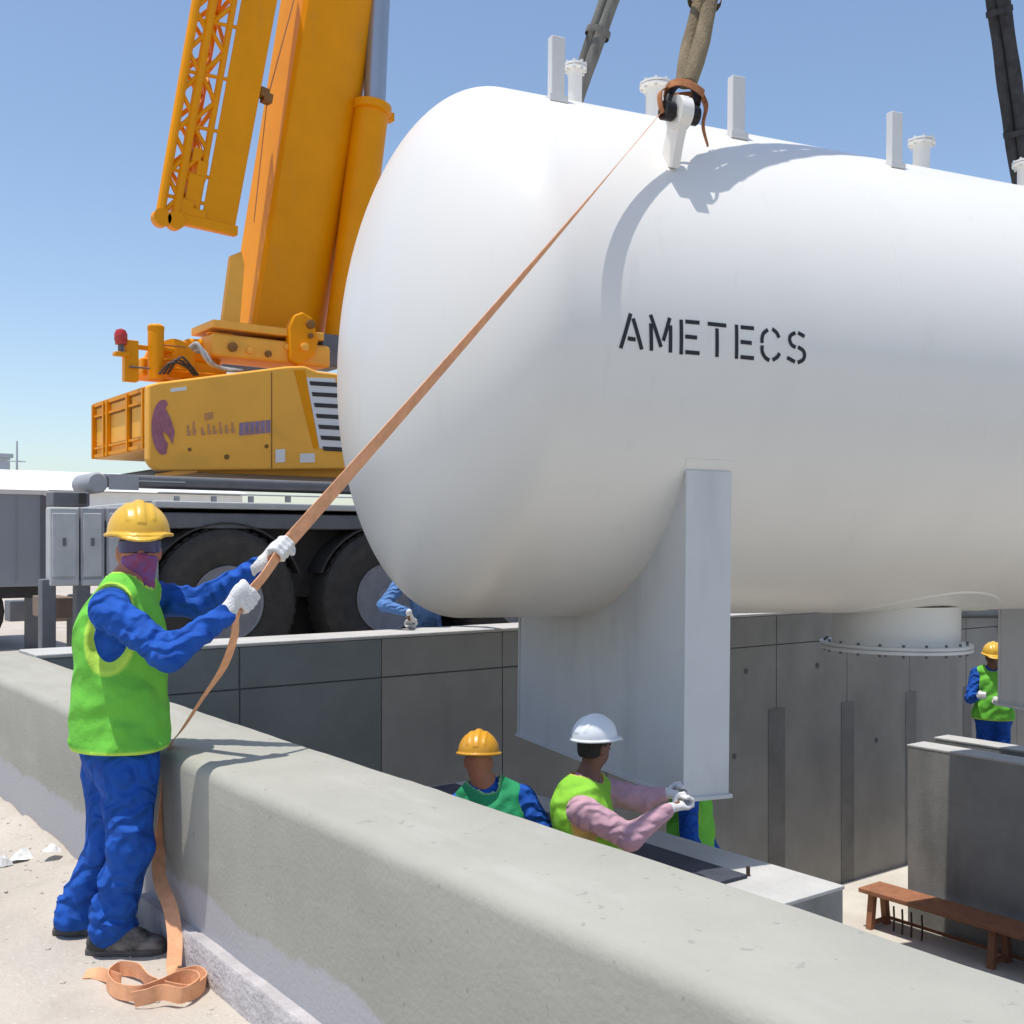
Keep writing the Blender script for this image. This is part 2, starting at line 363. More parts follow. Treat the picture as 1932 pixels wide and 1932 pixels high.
# the two other sides of the pit
t = tag(G().box(PX1, PX1+.5, PY0, WY0, FLOOR, WTOP-.012).build('concrete_wall', M_pit, bevel=.02), 'plain end wall closing the far end of the pit', 'wall')
t = tag(G().box(WX1+.003, PX1+.5, PY0-.5, PY0, FLOOR, WTOP-.01).build('concrete_wall', M_pit, bevel=.02), 'plain wall closing the open side of the pit', 'wall')

# ------------------------------------------------------------------ piers, bench, bars, platforms in the pit
ZP = -.35
a = atz(1592, 1672, ZP)
t = thing('concrete_pier', 'low concrete pier with dark bearing pad just behind the plastered wall', 'pier', (a[0]-.3, a[1]+1, FLOOR))
G().box(a[0]-.62, a[0], a[1], a[1]+3.6, FLOOR, ZP).build('pier_body', M_pier, t, bevel=.015); G().box(a[0]-.625, a[0]+.004, a[1]-.004, a[1]+3.6, ZP-.018, ZP+.004).build('cap', M_coping_lit_top, t, bevel=.004)  # cap: thin added slab, sunlit brightness of the top put into its colour
G().box(a[0]-.60, a[0]-.34, a[1]+.42, a[1]+3.5, ZP+.006, ZP+.026).build('bearing_pad', M_pad, t)
for k in range(3): G().tube((a[0]-.30, a[1]+.45+1.2*k, ZP), (a[0]-.30, a[1]+.45+1.2*k, ZP+.06), .012).build('anchor_bolt', M_rebar, t)
ZR = -.66
b = atz(1712, 1405, ZR)
t = thing('concrete_pier', 'tall concrete pier standing behind the red oxide bench', 'pier', (b[0], b[1]-1, FLOOR))
G().box(b[0], b[0]+.32, b[1]-4.2, b[1], FLOOR, ZR).build('pier_body', M_pier, t, bevel=.012); G().box(b[0]-.004, b[0]+.325, b[1]-4.2, b[1]+.004, ZR-.02, ZR+.004).build('cap', M_coping_lit_top, t, bevel=.004)  # cap again a paler added layer, painting the top as sunlit
t = thing('concrete_pier', 'second concrete pier behind the tall one, below the far saddle', 'pier', (b[0]+.8, b[1]-1, FLOOR))
G().box(b[0]+.72, b[0]+1.0, b[1]-4.2, b[1]+.12, FLOOR, ZR-.01).build('pier_body', M_pier, t, bevel=.012); G().box(b[0]+.716, b[0]+1.004, b[1]-4.2, b[1]+.124, ZR-.03, ZR-.006).build('cap', M_coping_lit_top, t, bevel=.004)  # same added pale layer as sunlit top
c0 = atz(1655, 1748, FLOOR)
t = thing('trestle_bench', 'red oxide painted trestle bench on the pit floor', 'bench', (c0[0], c0[1]-1, FLOOR))
by1 = c0[1]+.12; bz = FLOOR+.44; bx = c0[0]
G().box(bx-.18, bx+.22, by1-3.3, by1, bz-.05, bz).build('bench_top', M_bench, t, bevel=.006)
for yy in (by1-.12, by1-1.55, by1-3.0):
    for sx in (-1, 1):
        G().bar((bx+.02+sx*.10, yy, bz-.05), (bx+.02+sx*.15, yy, FLOOR), .07, .07).build('leg', M_bench, t)
    G().bar((bx+.02-.14, yy, FLOOR+.06), (bx+.02+.14, yy, FLOOR+.06), .04, .04).build('cross_bar', M_bench, t)
G().bar((bx+.24, by1-.1, FLOOR+.05), (bx+.24, by1-3.2, FLOOR+.05), .03, .03).build('rail', M_bench, t)
for i, u in enumerate((1686, 1702, 1719, 1739)):
    p = atz(u, 1757+i*6, FLOOR)
    tag(G().path([p, p+V3(.01, 0, .13), p+V3(.016, .01, .27)], .012, 6).build('rebar_stub', M_rebar), 'short rusty starter bar standing beside the bench', 'rebar', 'starter bars beside the bench')
def platform(x0, x1, y0, y1, z, label):
    t = thing('work_platform', label, 'platform', ((x0+x1)/2, (y0+y1)/2, FLOOR))
    k = int((x1-x0)/.2)
    for i in range(k): G().box(x0+i*(x1-x0)/k+.005, x0+(i+1)*(x1-x0)/k-.005, y0, y1, z-.04, z).build('plank', M_ply, t)
    for x in (x0+.06, x1-.06):
        for y in (y0+.06, y1-.06): G().box(x-.04, x+.04, y-.04, y+.04, FLOOR, z-.042).build('post', M_ply, t)
platform(2.75, 4.5, 4.3, 6.5, -1.2, 'timber work platform below the first saddle, behind the plastered wall')
platform(5.7, 6.7, 4.9, 6.3, -1.45, 'timber work platform on the far side of the low pier')
platform(12.1, 13.1, 6.3, 7.9, -1.32, 'timber work platform behind the two tall piers')

# ------------------------------------------------------------------ TANK
R = 1.80
TD = V3(.97323651, -.2295149, -.01155844); TH = V3(.22953023, .97330153, 0); TU = V3(.01124985, -.00265301, .9999332)
P0 = V3(1.67430827, 7.09974803, 2.9245)
def T(s, hh, uu): return P0+TD*s+TH*hh+TU*uu
def TC(s, ang, r=R): return T(s, math.cos(ang)*r, math.sin(ang)*r)
def tank_hit(u, v):
    r = wray(u, v); o = CAMP-P0; rp = r-(r@TD)*TD; op = o-(o@TD)*TD
    A, B, Cc = rp@rp, 2*rp@op, op@op-R*R; k = (-B-math.sqrt(max(0, B*B-4*A*Cc)))/(2*A); q = CAMP+k*r-P0
    return q@TD, math.atan2(q@TU, q@TH)
S0, S1, HD = 2.75, 10.7, .73
MT = Matrix(((TD[0], TH[0], TU[0], P0[0]), (TD[1], TH[1], TU[1], P0[1]), (TD[2], TH[2], TU[2], P0[2]), (0, 0, 0, 1)))
tank = thing('storage_tank', 'huge white cylindrical storage tank hanging from slings over the pit', 'tank', M=MT)
g = G(); rings = []
NA = 160
def ring(s, r): return [TC(s, q, r) for q in np.linspace(0, 2*math.pi, NA, endpoint=False)]
def hp(q):  # dished head: crown with a tighter knuckle
    p = 2.05; return (math.cos(q)**(2/p), math.sin(q)**(2/p))
for q in np.linspace(math.pi/2-.012, 0, 40): cz = hp(q); rings.append(ring(S0-HD*cz[1], max(.004, R*cz[0])))
for s in np.linspace(S0, S1, 14)[1:]: rings.append(ring(s, R))
for q in np.linspace(0, math.pi/2-.012, 24)[1:]: cz = hp(q); rings.append(ring(S1+HD*cz[1], max(.004, R*cz[0])))
g.rings(rings); shell = g.build('shell', M_white, tank, angle=60)
for s in (5.1, 7.5):
    g = G(); g.rings([[TC(s+dx, q, R+dr) for q in np.linspace(0, 2*math.pi, NA, endpoint=False)] for dx, dr in ((-.012, -.002), (-.006, .0006), (.006, .0006), (.012, -.002))], cap=False)
    g.build('weld_seam', M_white, shell)
# saddles
HWN, HWF, ZB = 1.59, .84, 2.7928
def saddle(s0, w=.321):
    g = G(); N = 30
    lo = [(-HWN, -ZB)]; top = []
    a0 = -math.acos(max(-1, -HWN/R)); a1 = -math.acos(HWF/R)
    arc = [(math.cos(q)*(R-.01), math.sin(q)*(R-.01)) for q in np.linspace(a0, a1, N)]
    arc[0] = (-HWN, arc[0][1]); arc[-1] = (HWF, arc[-1][1])
    pts = [(-HWN, -ZB)]+arc+[(HWF, -ZB)]
    g.prism([T(s0+.012, x, y) for x, y in pts], TD*(w-.024)); o = g.build('saddle', M_saddle, tank)
    # flanges at both ends, sole plate, wear plate
    for x, sg in ((-HWN, -1), (HWF, 1)):
        y1 = -math.sqrt(R*R-x*x)+.012
        G().hexa([T(s0+i, x+j, k) for k in (-ZB, y1) for i, j in ((0, sg*.003), (w, sg*.003), (w, sg*.022), (0, sg*.022))]).build('end_plate', M_saddle, o)
    G().hexa([T(s0+i, j, k) for k in (-ZB-.022, -ZB) for i, j in ((-.012, -HWN-.035), (w+.02, -HWN-.035), (w+.02, HWF+.035), (-.012, HWF+.035))]).build('base_plate', M_saddle, o)
    g = G(); rr = []
    for q in np.linspace(a0-.05, a1+.05, 40): rr.append([TC(s0+e, q, R+d) for e, d in ((-.012, -.002), (-.012, .003), (w+.012, .003), (w+.012, -.002))])
    g.rings(rr); g.build('wear_plate', M_white, o, angle=40)
saddle(3.606); saddle(8.78)
# stencil letters painted on the shell (photo measures: crop of 3.22x at 1500,700 of the 2560 px picture)
def lp(x, y): return tank_hit((1500+x/3.22)/1.32505, (700+y/3.22)/1.32505)
LETTERS = {
 'A1': [[(245, 270), (165, 550)], [(265, 310), (335, 560)], [(222, 470), (285, 480)]],
 'M': [[(408, 350), (412, 570)], [(405, 280), (490, 540)], [(560, 305), (508, 490)], [(566, 365), (565, 585)]],
 'E1': [[(652, 320), (652, 600)], [(685, 335), (800, 345)], [(685, 455), (780, 465)], [(685, 580), (800, 590)]],
 'T': [[(865, 352), (1015, 368)], [(940, 390), (940, 620)]],
 'E2': [[(1097, 360), (1097, 635)], [(1130, 380), (1238, 390)], [(1130, 498), (1220, 508)], [(1130, 620), (1238, 630)]],
 'C': [[(1350, 400), (1315, 430), (1303, 470), (1303, 508)], [(1385, 395), (1420, 425), (1440, 465)], [(1303, 527), (1305, 580), (1330, 625), (1362, 648)], [(1388, 645), (1425, 620), (1445, 590)]],
 'S': [[(1572, 425), (1535, 445), (1525, 480), (1540, 520), (1573, 543)], [(1592, 425), (1645, 455)], [(1592, 540), (1635, 570), (1645, 610), (1630, 645), (1590, 665)], [(1505, 625), (1568, 660)]]}
for k, strokes in LETTERS.items():
    g = G()
    for st in strokes:
        P = [V3(s, q*R, 0) for s, q in [lp(*p) for p in st]]
        P = [V3(p[0], p[1] if p[1] < 0 else p[1]-2*math.pi*R, 0) for p in P]
        if len(P) > 2: P = crom(P, 4)
        hw = .0118; L, Rr = [], []
        for i, p in enumerate(P):
            tt = unit(P[min(i+1, len(P)-1)]-P[max(0, i-1)]); nn = V3(-tt[1], tt[0], 0); L.append(p+nn*hw); Rr.append(p-nn*hw)
        rows = []
        for i in range(len(P)): rows.append((L[i], Rr[i]))
        if len(P) == 2:
            rows = [(L[0]*(1-q)+L[1]*q, Rr[0]*(1-q)+Rr[1]*q) for q in np.linspace(0, 1, 6)]
        vs = [TC(p[0], p[1]/R, R+.003) for r in rows for p in r]
        g.add(vs, [(2*i, 2*i+1, 2*i+3, 2*i+2) for i in range(len(rows)-1)])
    g.build('letter', M_letter, shell)
# top fittings: posts, flanged nozzles
def post(u0, u1, v0, v1):
    s, q = tank_hit((u0+u1)/2, v1-6); base = TC(s, q, R-.02); dd = (base-CAMP)@V3(NY, NX, 0)
    hgt = (v1-v0)/F_PX*dd+.03; w = (u1-u0)/F_PX*dd
    o = G(); o.obox(base+TU*hgt/2, (TD, TH, TU), (w*.46, w*.30, hgt/2)); o.build('support_post', M_saddle, tank, bevel=.006)
    G().obox(base+TU*.022, (TD, TH, TU), (w*.60, w*.45, .022)).build('post_foot', M_saddle, tank)
post(1035, 1066, 80, 196); post(1375, 1406, 155, 266); post(1675, 1703, 222, 321)
def nozzle(s, hh, v_top, rf, rp):
    b0 = T(s, hh, math.sqrt(R*R-hh*hh)-.03); dd = (b0-CAMP)@V3(NY, NX, 0)
    z = CAM_H+(V_H-v_top)/F_PX*dd; h = (z-b0[2])/TU[2]
    o = G().lathe([(rp, 0), (rp, h-.07), (rp*1.15, h-.045)], b0, TU, 28).build('nozzle', M_white, tank)
    G().lathe([(rp*1.1, h-.046), (rf*.93, h-.046), (rf, h-.04), (rf, h-.026), (rf*.8, h-.024), (rf*.8, h-.02), (rf, h-.018), (rf, h-.004), (rf*.94, h), (.01, h)], b0, TU, 32).build('flange', M_white, o)
    for q in np.linspace(0, 2*math.pi, 8, endpoint=False):
        a_, b_, k_ = frame(TU); pp = b0+(a_*math.cos(q)+b_*math.sin(q))*rf*.88
        G().tube(pp+TU*(h-.06), pp+TU*(h+.014), .011, n=6).build('bolt', M_saddle, o)
def crown_s(u, hh=0):
    lo, hi = 1.0, 9.4
    for _ in range(40):
        m = (lo+hi)/2; p = T(m, hh, math.sqrt(R*R-hh*hh))-CAMP
        x, y = p[0]*NX-p[1]*NY, p[0]*NY+p[1]*NX
        if C_PX+F_PX*x/y < u: lo = m
        else: hi = m
    return lo
nozzle(crown_s(1084), 0, 122, .085, .052); nozzle(crown_s(1237), 0, 157, .125, .078)
nozzle(crown_s(1738), 0, 264, .112, .070); nozzle(crown_s(1938), 0, 305, .13, .085)
# manway below
sm = 6.69; o0 = T(sm, 0, -R+.05)
o = G().lathe([(.515, 0), (.515, .34)], o0, -TU, 56, cap=False).build('manway_neck', M_white, tank)
G().lathe([(.50, .315), (.61, .315), (.615, .32), (.615, .338), (.60, .342), (.60, .346), (.615, .35), (.615, .372), (.605, .376), (.02, .376)], o0, -TU, 64).build('manway_flange', M_saddle, o)
for q in np.linspace(0, 2*math.pi, 20, endpoint=False):
    pp = o0+(TD*math.cos(q)+TH*math.sin(q))*.57; G().tube(pp-TU*.295, pp-TU*.40, .012, n=6).build('bolt', M_dgrey, o)
g = G(); rr = []
for q in np.linspace(0, 2*math.pi, 72, endpoint=False):
    row = []
    for rad, lift in ((.50, .0), (.50, .010), (.80, .010), (.81, -.003)):
        x, y = math.cos(q)*rad, math.sin(q)*rad; row.append(T(sm+x, y, -math.sqrt((R+lift)**2-y*y)))
    rr.append(row)
rr.append(rr[0]); g.rings(rr, cap=False, closed=False); g.build('reinforcing_pad', M_white, tank, angle=40)
# lifting lugs
SL, QL = tank_hit(1265, 310)
def lug(s, q):
    rad = TH*math.cos(q)+TU*math.sin(q); b0 = TC(s, q, R-.02); tan = unit(np.cross(TD, rad))
    upv = unit(rad*.55+V3(0, 0, 1)*.75); sd = unit(np.cross(TD, upv))
    P2 = [(-.085, 0), (.085, 0), (.075, .16), (.085, .30), (.07, .37), (.035, .41), (-.035, .41), (-.07, .37), (-.085, .30), (-.075, .16)]
    o = G().prism([b0-TD*.028+sd*x+upv*y for x, y in P2], TD*.056).build('lifting_lug', M_white, tank, bevel=.008)
    G().lathe([(.10, -.0405), (.10, .0405)], b0+upv*.31, TD, 24).build('cheek_ring', M_white, o)
    return b0+upv*.31, upv
LUGN, LUGU = lug(SL, QL)
qf = math.pi-QL
SF = 3.95; LUGF, LUGFU = lug(SF, qf)
SR = 10.15; LUGR, LUGRU = lug(SR, qf); LUGR2, LUGR2U = lug(SR, QL)
# ------------------------------------------------------------------ slings, shackles, hook
HOOK = P0+TD*6.55; HOOK = V3(HOOK[0], HOOK[1], 13.2)
def shackle(c, name, label):
    up = unit(HOOK-c); sx = TD; t = thing(name, label, 'shackle', c)
    G().tube(c-sx*.11, c+sx*.11, .03, n=12).build('pin', M_shackle, t)
    for k in (-1, 1): G().lathe([(.058, -.032), (.058, .032)], c+sx*.085*k, sx, 14).build('eye', M_shackle, t)
    pts = [c+sx*(-.085)]+[c+sx*(-.10)+up*.10]+[c-sx*.07+up*.19, c+up*.225, c+sx*.07+up*.19]+[c+sx*.10+up*.10]+[c+sx*.085]
    G().path(crom(pts, 5), .026, 10).build('bow', M_shackle, t)
    return c+up*.215
def sling(p0, m, label, r=.072):
    p1 = HOOK+V3(0, 0, -.25)+unit(p0-HOOK)*.1; L = np.linalg.norm(p1-p0); ax = unit(p1-p0); a, b, _ = frame(ax)
    t = thing('lifting_sling', label, 'sling', p0)
    for k in (-1, 1):
        g = G(); rs = []
        for i in range(60):
            z = L*i/59; f = min(1, z/.35+.25); rr = r*.62*(1+.06*math.sin(z*9)); c = p0+ax*z+a*(k*r*.62*f)+b*(.01*math.sin(z*3+k))
            rs.append([c+(a*math.cos(q)+b*math.sin(q))*rr for q in np.linspace(0, 2*math.pi, 12, endpoint=False)])
        g.rings(rs); g.build('sling_ply', m, t)
    for z in (.62, 1.7, 2.9): G().lathe([(r*1.28, z), (r*1.30, z+.01), (r*1.30, z+.05), (r*1.28, z+.06)], p0, ax, 18, cap=False).build('sleeve_seam', m, t)
q = shackle(LUGN, 'bow_shackle', 'black bow shackle tied with orange strap on the near lifting lug'); sling(q, M_sling, 'tan round lifting sling rising from the tied black shackle', .082)
q2 = shackle(LUGF, 'bow_shackle', 'black bow shackle hidden behind the crown of the tank'); sling(q2, M_slingg, 'grey round lifting sling behind the pair of post and nozzle on the tank', .085)
q3 = shackle(LUGR, 'bow_shackle', 'black bow shackle behind the far end of the tank'); sling(q3, M_slingd, 'dark round lifting sling behind the last nozzle of the tank', .10)
q4 = shackle(LUGR2, 'bow_shackle', 'black bow shackle on the near side of the far tank end'); sling(q4, M_slingd, 'dark round lifting sling at the near side of the far tank end', .09)
t = thing('crane_hook', 'heavy crane hook block high above the tank', 'hook', HOOK)
G().obox(HOOK+V3(0, 0, .9), (V3(1, 0, 0), V3(0, 1, 0), V3(0, 0, 1)), (.3, .2, .5)).build('hook_block', M_yellow, t, bevel=.05)
G().path(crom([HOOK+V3(0, 0, .4), HOOK+V3(.16, 0, .15), HOOK+V3(.12, 0, -.14), HOOK+V3(-.06, 0, -.2), HOOK+V3(-.18, 0, -.05)], 6), [.09]*24+[.04], 12).build('hook', M_dgrey, t)
for k in (-1, 1): G().tube(HOOK+V3(.15*k, 0, 1.35), HOOK+V3(.15*k, 0, 30), .014, n=6).build('hoist_rope', M_dgrey, t)
# orange tie round the shackle
t = thing('strap_tie', 'frayed orange strap tied round the black shackle on the lug', 'strap', LUGN)
u_ = unit(HOOK-LUGN); loop = [LUGN+u_*.16+(TD*math.cos(k)*.125+TH*math.sin(k)*.09)+u_*.02*math.sin(2*k) for k in np.linspace(0, 2*math.pi, 14)]
g = G(); ribbon(g, loop, [u_]*14, .05, .008, 3); g.build('wrap', M_rag, t)
g = G(); ribbon(g, [LUGN+u_*.16+TD*.12, LUGN+u_*.08+TD*.17, LUGN-V3(0, 0, .05)+TD*.165, LUGN-V3(0, 0, .17)+TD*.20], [TH]*4, [.05, .045, .03, .015], .006, 6); g.build('loose_end', M_rag, t)
g = G(); ribbon(g, [LUGN+u_*.17-TD*.11, LUGN+u_*.12-TD*.16, LUGN+u_*.03-TD*.14, LUGN-TD*.11-u_*.02], [TH]*4, [.05, .05, .045, .03], .006, 6); g.build('loose_end', M_rag, t)
# ------------------------------------------------------------------ PEOPLE (signed-distance bodies polygonised with surface nets)
def surface_nets(D, org, h):
    S = D < 0; nx, ny, nz = D.shape
    acc = np.zeros((nx-1, ny-1, nz-1, 3)); cnt = np.zeros((nx-1, ny-1, nz-1))
    cr = [(i, j, k) for i in (0, 1) for j in (0, 1) for k in (0, 1)]
    def sub(A, c): return A[c[0]:nx-1+c[0], c[1]:ny-1+c[1], c[2]:nz-1+c[2]]
    for a in cr:
        for ax in range(3):
            if a[ax]: continue
            b = list(a); b[ax] = 1
            da, db = sub(D, a), sub(D, b); x = sub(S, a) != sub(S, b)
            if not x.any(): continue
            t = np.where(x, da/np.where(x, da-db, 1), 0)
            for q in range(3): acc[..., q] += np.where(x, a[q]+(t if q == ax else 0), 0)
            cnt += x
    act = cnt > 0; ids = -np.ones(act.shape, int); ids[act] = np.arange(act.sum())
    cell = np.argwhere(act); vs = org+h*(cell+acc[act]/cnt[act][:, None])
    faces = []
    for ax in range(3):
        o1, o2 = [(1, 2), (2, 0), (0, 1)][ax]
        sl0 = [slice(1, n-1) for n in (nx, ny, nz)]; sl1 = list(sl0)
        sl0[ax] = slice(0, (nx, ny, nz)[ax]-1); sl1[ax] = slice(1, (nx, ny, nz)[ax])
        s0, s1 = S[tuple(sl0)], S[tuple(sl1)]; e = np.argwhere(s0 != s1)
        if not len(e): continue
        fl = s0[tuple(e.T)]; e = e.copy()
        for q in range(3):
            if q != ax: e[:, q] += 1
        def cid(d1, d2):
            c = e.copy(); c[:, o1] -= d1; c[:, o2] -= d2; return ids[tuple(c.T)]
        q4 = np.stack([cid(0, 0), cid(1, 0), cid(1, 1), cid(0, 1)], 1)
        q4[~fl] = q4[~fl][:, ::-1]; faces.append(q4)
    return vs, (np.concatenate(faces) if faces else np.zeros((0, 4), int))
class SDF:
    def __init__(s, lo, hi, h):
        s.h = h; s.o = np.asarray(lo, float)-3*h; n = np.ceil((np.asarray(hi)-s.o)/h).astype(int)+4
        s.D = np.full(n, 1.0); s.n = n
        s.ax = [s.o[i]+h*np.arange(n[i]) for i in range(3)]
    def pts(s, lo=None, hi=None):
        sl = tuple(slice(max(0, int((lo[i]-s.o[i])/s.h)), min(s.n[i], int((hi[i]-s.o[i])/s.h)+2)) for i in range(3)) if lo is not None else (slice(None),)*3
        X, Y, Z = np.meshgrid(*[s.ax[i][sl[i]] for i in range(3)], indexing='ij'); return sl, np.stack([X, Y, Z], -1)
    def put(s, sl, d, k):
        a = s.D[sl]
        if k <= 0: s.D[sl] = np.minimum(a, d)
        else:
            t = np.clip(.5+.5*(a-d)/k, 0, 1); s.D[sl] = a*(1-t)+d*t-k*t*(1-t)
    def cap(s, a, b, ra, rb, k=.03, fold=0, lam=.055, ph=0, flat=None):
        """tapered limb; fold = depth of cloth wrinkles round it; flat=(dir, scale) squashes it"""
        a, b = np.asarray(a, float), np.asarray(b, float); m = max(ra, rb)+.06+k
        sl, P = s.pts(np.minimum(a, b)-m, np.maximum(a, b)+m)
        if 0 in P.shape: return s
        ab = b-a; L = np.linalg.norm(ab); q = P-a; t = np.clip((q@ab)/(L*L+1e-9), 0, 1)
        v = q-t[..., None]*ab
        if flat is not None:
            f = unit(flat[0]); w = v@f; v = v+(w*(1/flat[1]-1))[..., None]*f
        r = np.linalg.norm(v, axis=-1); rad = ra+(rb-ra)*t
        if fold:
            e1, e2, _ = frame(ab); th = np.arctan2(v@e2, v@e1)
            lg = t*L; jn = np.maximum(np.exp(-lg/.09), np.exp(-(L-lg)/.09)); sd_ = .45+.55*np.cos(th-ph*2.3-1.2*np.sin(lg*9+ph))
            p1 = math.pi*lg/lam+.9*np.sin(th+ph)+.6*np.sin(2*th-ph)+.9*np.sin(lg*13+ph*3)
            p2 = math.pi*lg/(lam*2.1)-1.6*np.sin(th-ph)+ph*2
            rad = rad+fold*((.30+1.0*jn)*sd_*(1-2*np.abs(np.sin(p1))**.8)+.45*(1-2*np.abs(np.sin(p2))**.9)*(.4+.6*np.cos(th+ph)**2)+.2*np.sin(3*th+lg*17+ph))
        s.put(sl, r-rad, k); return s
    def ell(s, c, A, rad, k=.03):
        c = np.asarray(c, float); m = max(rad)+.05+k; sl, P = s.pts(c-m, c+m); q = (P-c)@np.asarray(A).T/np.asarray(rad)
        l = np.linalg.norm(q, axis=-1); g2 = np.linalg.norm(q/np.asarray(rad), axis=-1)+1e-9
        s.put(sl, l*(l-1)/g2, k); return s
    def mesh(s): return surface_nets(s.D, s.o, s.h)
    def build(s, name, m, parent, smooth=1, attr=None):
        vs, fs = s.mesh(); vs = relax(vs, fs, smooth)
        g = G(); g.v = [tuple(p) for p in vs]; g.f = [tuple(f) for f in fs]; g.sm = [True]*len(fs)
        return g.build(name, m, parent, angle=75, attr=None if attr is None else attr(vs))
def relax(vs, fs, it):
    if not len(fs): return vs
    e = np.concatenate([fs[:, [0, 1]], fs[:, [1, 2]], fs[:, [2, 3]], fs[:, [3, 0]]])
    for _ in range(it):
        a = np.zeros_like(vs); c = np.zeros(len(vs)); np.add.at(a, e[:, 0], vs[e[:, 1]]); np.add.at(c, e[:, 0], 1)
        np.add.at(a, e[:, 1], vs[e[:, 0]]); np.add.at(c, e[:, 1], 1)
        vs = vs*.45+.55*a/np.maximum(c, 1)[:, None]
    return vs
def head_axes(face):
    fw = unit(face); rt = unit(np.cross(fw, (0, 0, 1))); up = np.cross(rt, fw); return np.array([rt, fw, up])
def finger_pts(W_, c, a, side):
    """a fist closed round a bar through c along a, wrist at W_"""
    n = (c-W_)-((c-W_)@a)*a; n = unit(n); b = unit(np.cross(a, n))*side; F = []
    for i, o in enumerate((-.033, -.011, .011, .033)):
        L = (1.0, 1.12, 1.08, .88)[i] if True else 1
        o3 = c+a*o
        F.append([o3+b*.030-n*.012, o3+b*.026+n*.026*L, o3-b*.004+n*.036*L, o3-b*.028+n*.012, o3-b*.026-n*.008])
    th = [c-n*.055+b*.004+a*.034, c-n*.030-b*.020+a*.046, c-n*.004-b*.036+a*.034, c+n*.016-b*.040+a*.016]
    return n, b, F, th
def glove(t, W_, c, a, side, elbow, m=None, h=.006, scale=1.0):
    n, b, F, th = finger_pts(W_, c, a, side)
    P = [W_, c]+[p for f in F for p in f]+th; P = np.array(P); s = SDF(P.min(0)-.06, P.max(0)+.06, h)
    fo = unit(W_-elbow)
    s.cap(W_-fo*.035, W_+fo*.01, .036, .031, .012, fold=.0015, lam=.012)
    s.cap(W_, c-n*.04+b*.012, .031, .036, .02, flat=(b, .75))
    for o in (-.030, -.010, .010, .030): s.cap(c-n*.05+a*o*.8+b*.012, c-n*.012+a*o+b*.026, .017, .0145, .012)
    for f in F:
        for i in range(4): s.cap(f[i], f[i+1], .0128-.0007*i, .0123-.0007*i, .004)
    for i in range(3): s.cap(th[i], th[i+1], .0155-.0012*i, .0145-.0012*i, .006)
    return s.build('glove', m or M_glove, t, smooth=1)
def helmet(t, c, A, m, h=.008, tilt=0):
    """hard hat on a head with axes A (right, forward, up)"""
    s = SDF((-.17, -.18, -.05), (.17, .22, .17), h); sl, P = s.pts(); x, y, z = P[..., 0], P[..., 1], P[..., 2]
    def el(rx, ry, rz, zz=0, yy=0):
        q = np.sqrt((x/rx)**2+((y-yy)/ry)**2+((z-zz)/rz)**2); return (q-1)*min(rx, ry, rz)
    shell = np.maximum(np.maximum(el(.122, .148, .128), -z-.012), -np.maximum(el(.112, .138, .118), z-.06))
    rim_r = np.sqrt((x/.136)**2+((y-.012)/.168)**2); rim = np.maximum((rim_r-1)*.136, np.abs(z+.008-.10*np.minimum(0, (y-.06))*0+.12*np.maximum(0, y-.10))-.007)
    hole = (np.sqrt((x/.113)**2+(y/.139)**2)-1)*.113
    rim = np.maximum(rim, -hole)
    pr_ = np.sqrt((x/.095)**2+((y-.09)/.112)**2); peak = np.maximum(np.maximum((pr_-1)*.095, np.abs(z+.010+.28*np.maximum(0, y-.11))-.006), -hole)
    ridge = np.maximum(np.maximum(el(.125, .152, .136), np.abs(np.abs(x)-.0)-.017), -z+.035)
    ridge2 = np.maximum(np.maximum(el(.1245, .151, .132), np.abs(np.abs(x)-.05)-.008), -z+.045)
    s.D = np.minimum(np.minimum(np.minimum(shell, rim), peak), np.minimum(ridge, ridge2))
    vs, fs = s.mesh(); vs = relax(vs, fs, 1); vs = c+vs@A
    g = G(); g.v = [tuple(p) for p in vs]; g.f = [tuple(f) for f in fs]; g.sm = [True]*len(fs)
    return g.build('helmet', m, t, angle=50)
def shoe(t, ankle, toe_dir, z0, h=.009):
    f = unit(V3(toe_dir[0], toe_dir[1], 0)); b = V3(ankle[0], ankle[1], z0)
    s = SDF(b-.2-abs(f)*.2, b+.25+abs(f)*.25, h)
    s.cap(b-f*.055+V3(0, 0, .045), b+f*.10+V3(0, 0, .045), .046, .043, .03)
    s.cap(b+f*.08+V3(0, 0, .040), b+f*.17+V3(0, 0, .036), .046, .040, .03)
    s.cap(b-f*.03+V3(0, 0, .05), b-f*.02+V3(0, 0, .14), .048, .047, .03)
    s.cap(b+f*.02+V3(0, 0, .09), b+f*.09+V3(0, 0, .06), .04, .036, .03)
    sl, P = s.pts(); s.D = np.maximum(s.D, z0+.016-P[..., 2]); o = s.build('shoe', M_shoe, t)
    g = G(); side = V3(-f[1], f[0], 0); rs = []
    out = [(-.105, 0), (-.095, .035), (-.04, .046), (.04, .043), (.11, .052), (.17, .047), (.205, .025), (.213, 0)]
    out = out+[(x, -y) for x, y in out[::-1][1:-1]]
    g.prism([b+f*x+side*y+V3(0, 0, .002) for x, y in out], (0, 0, .024)); g.build('sole', M_sole, o, bevel=.004)
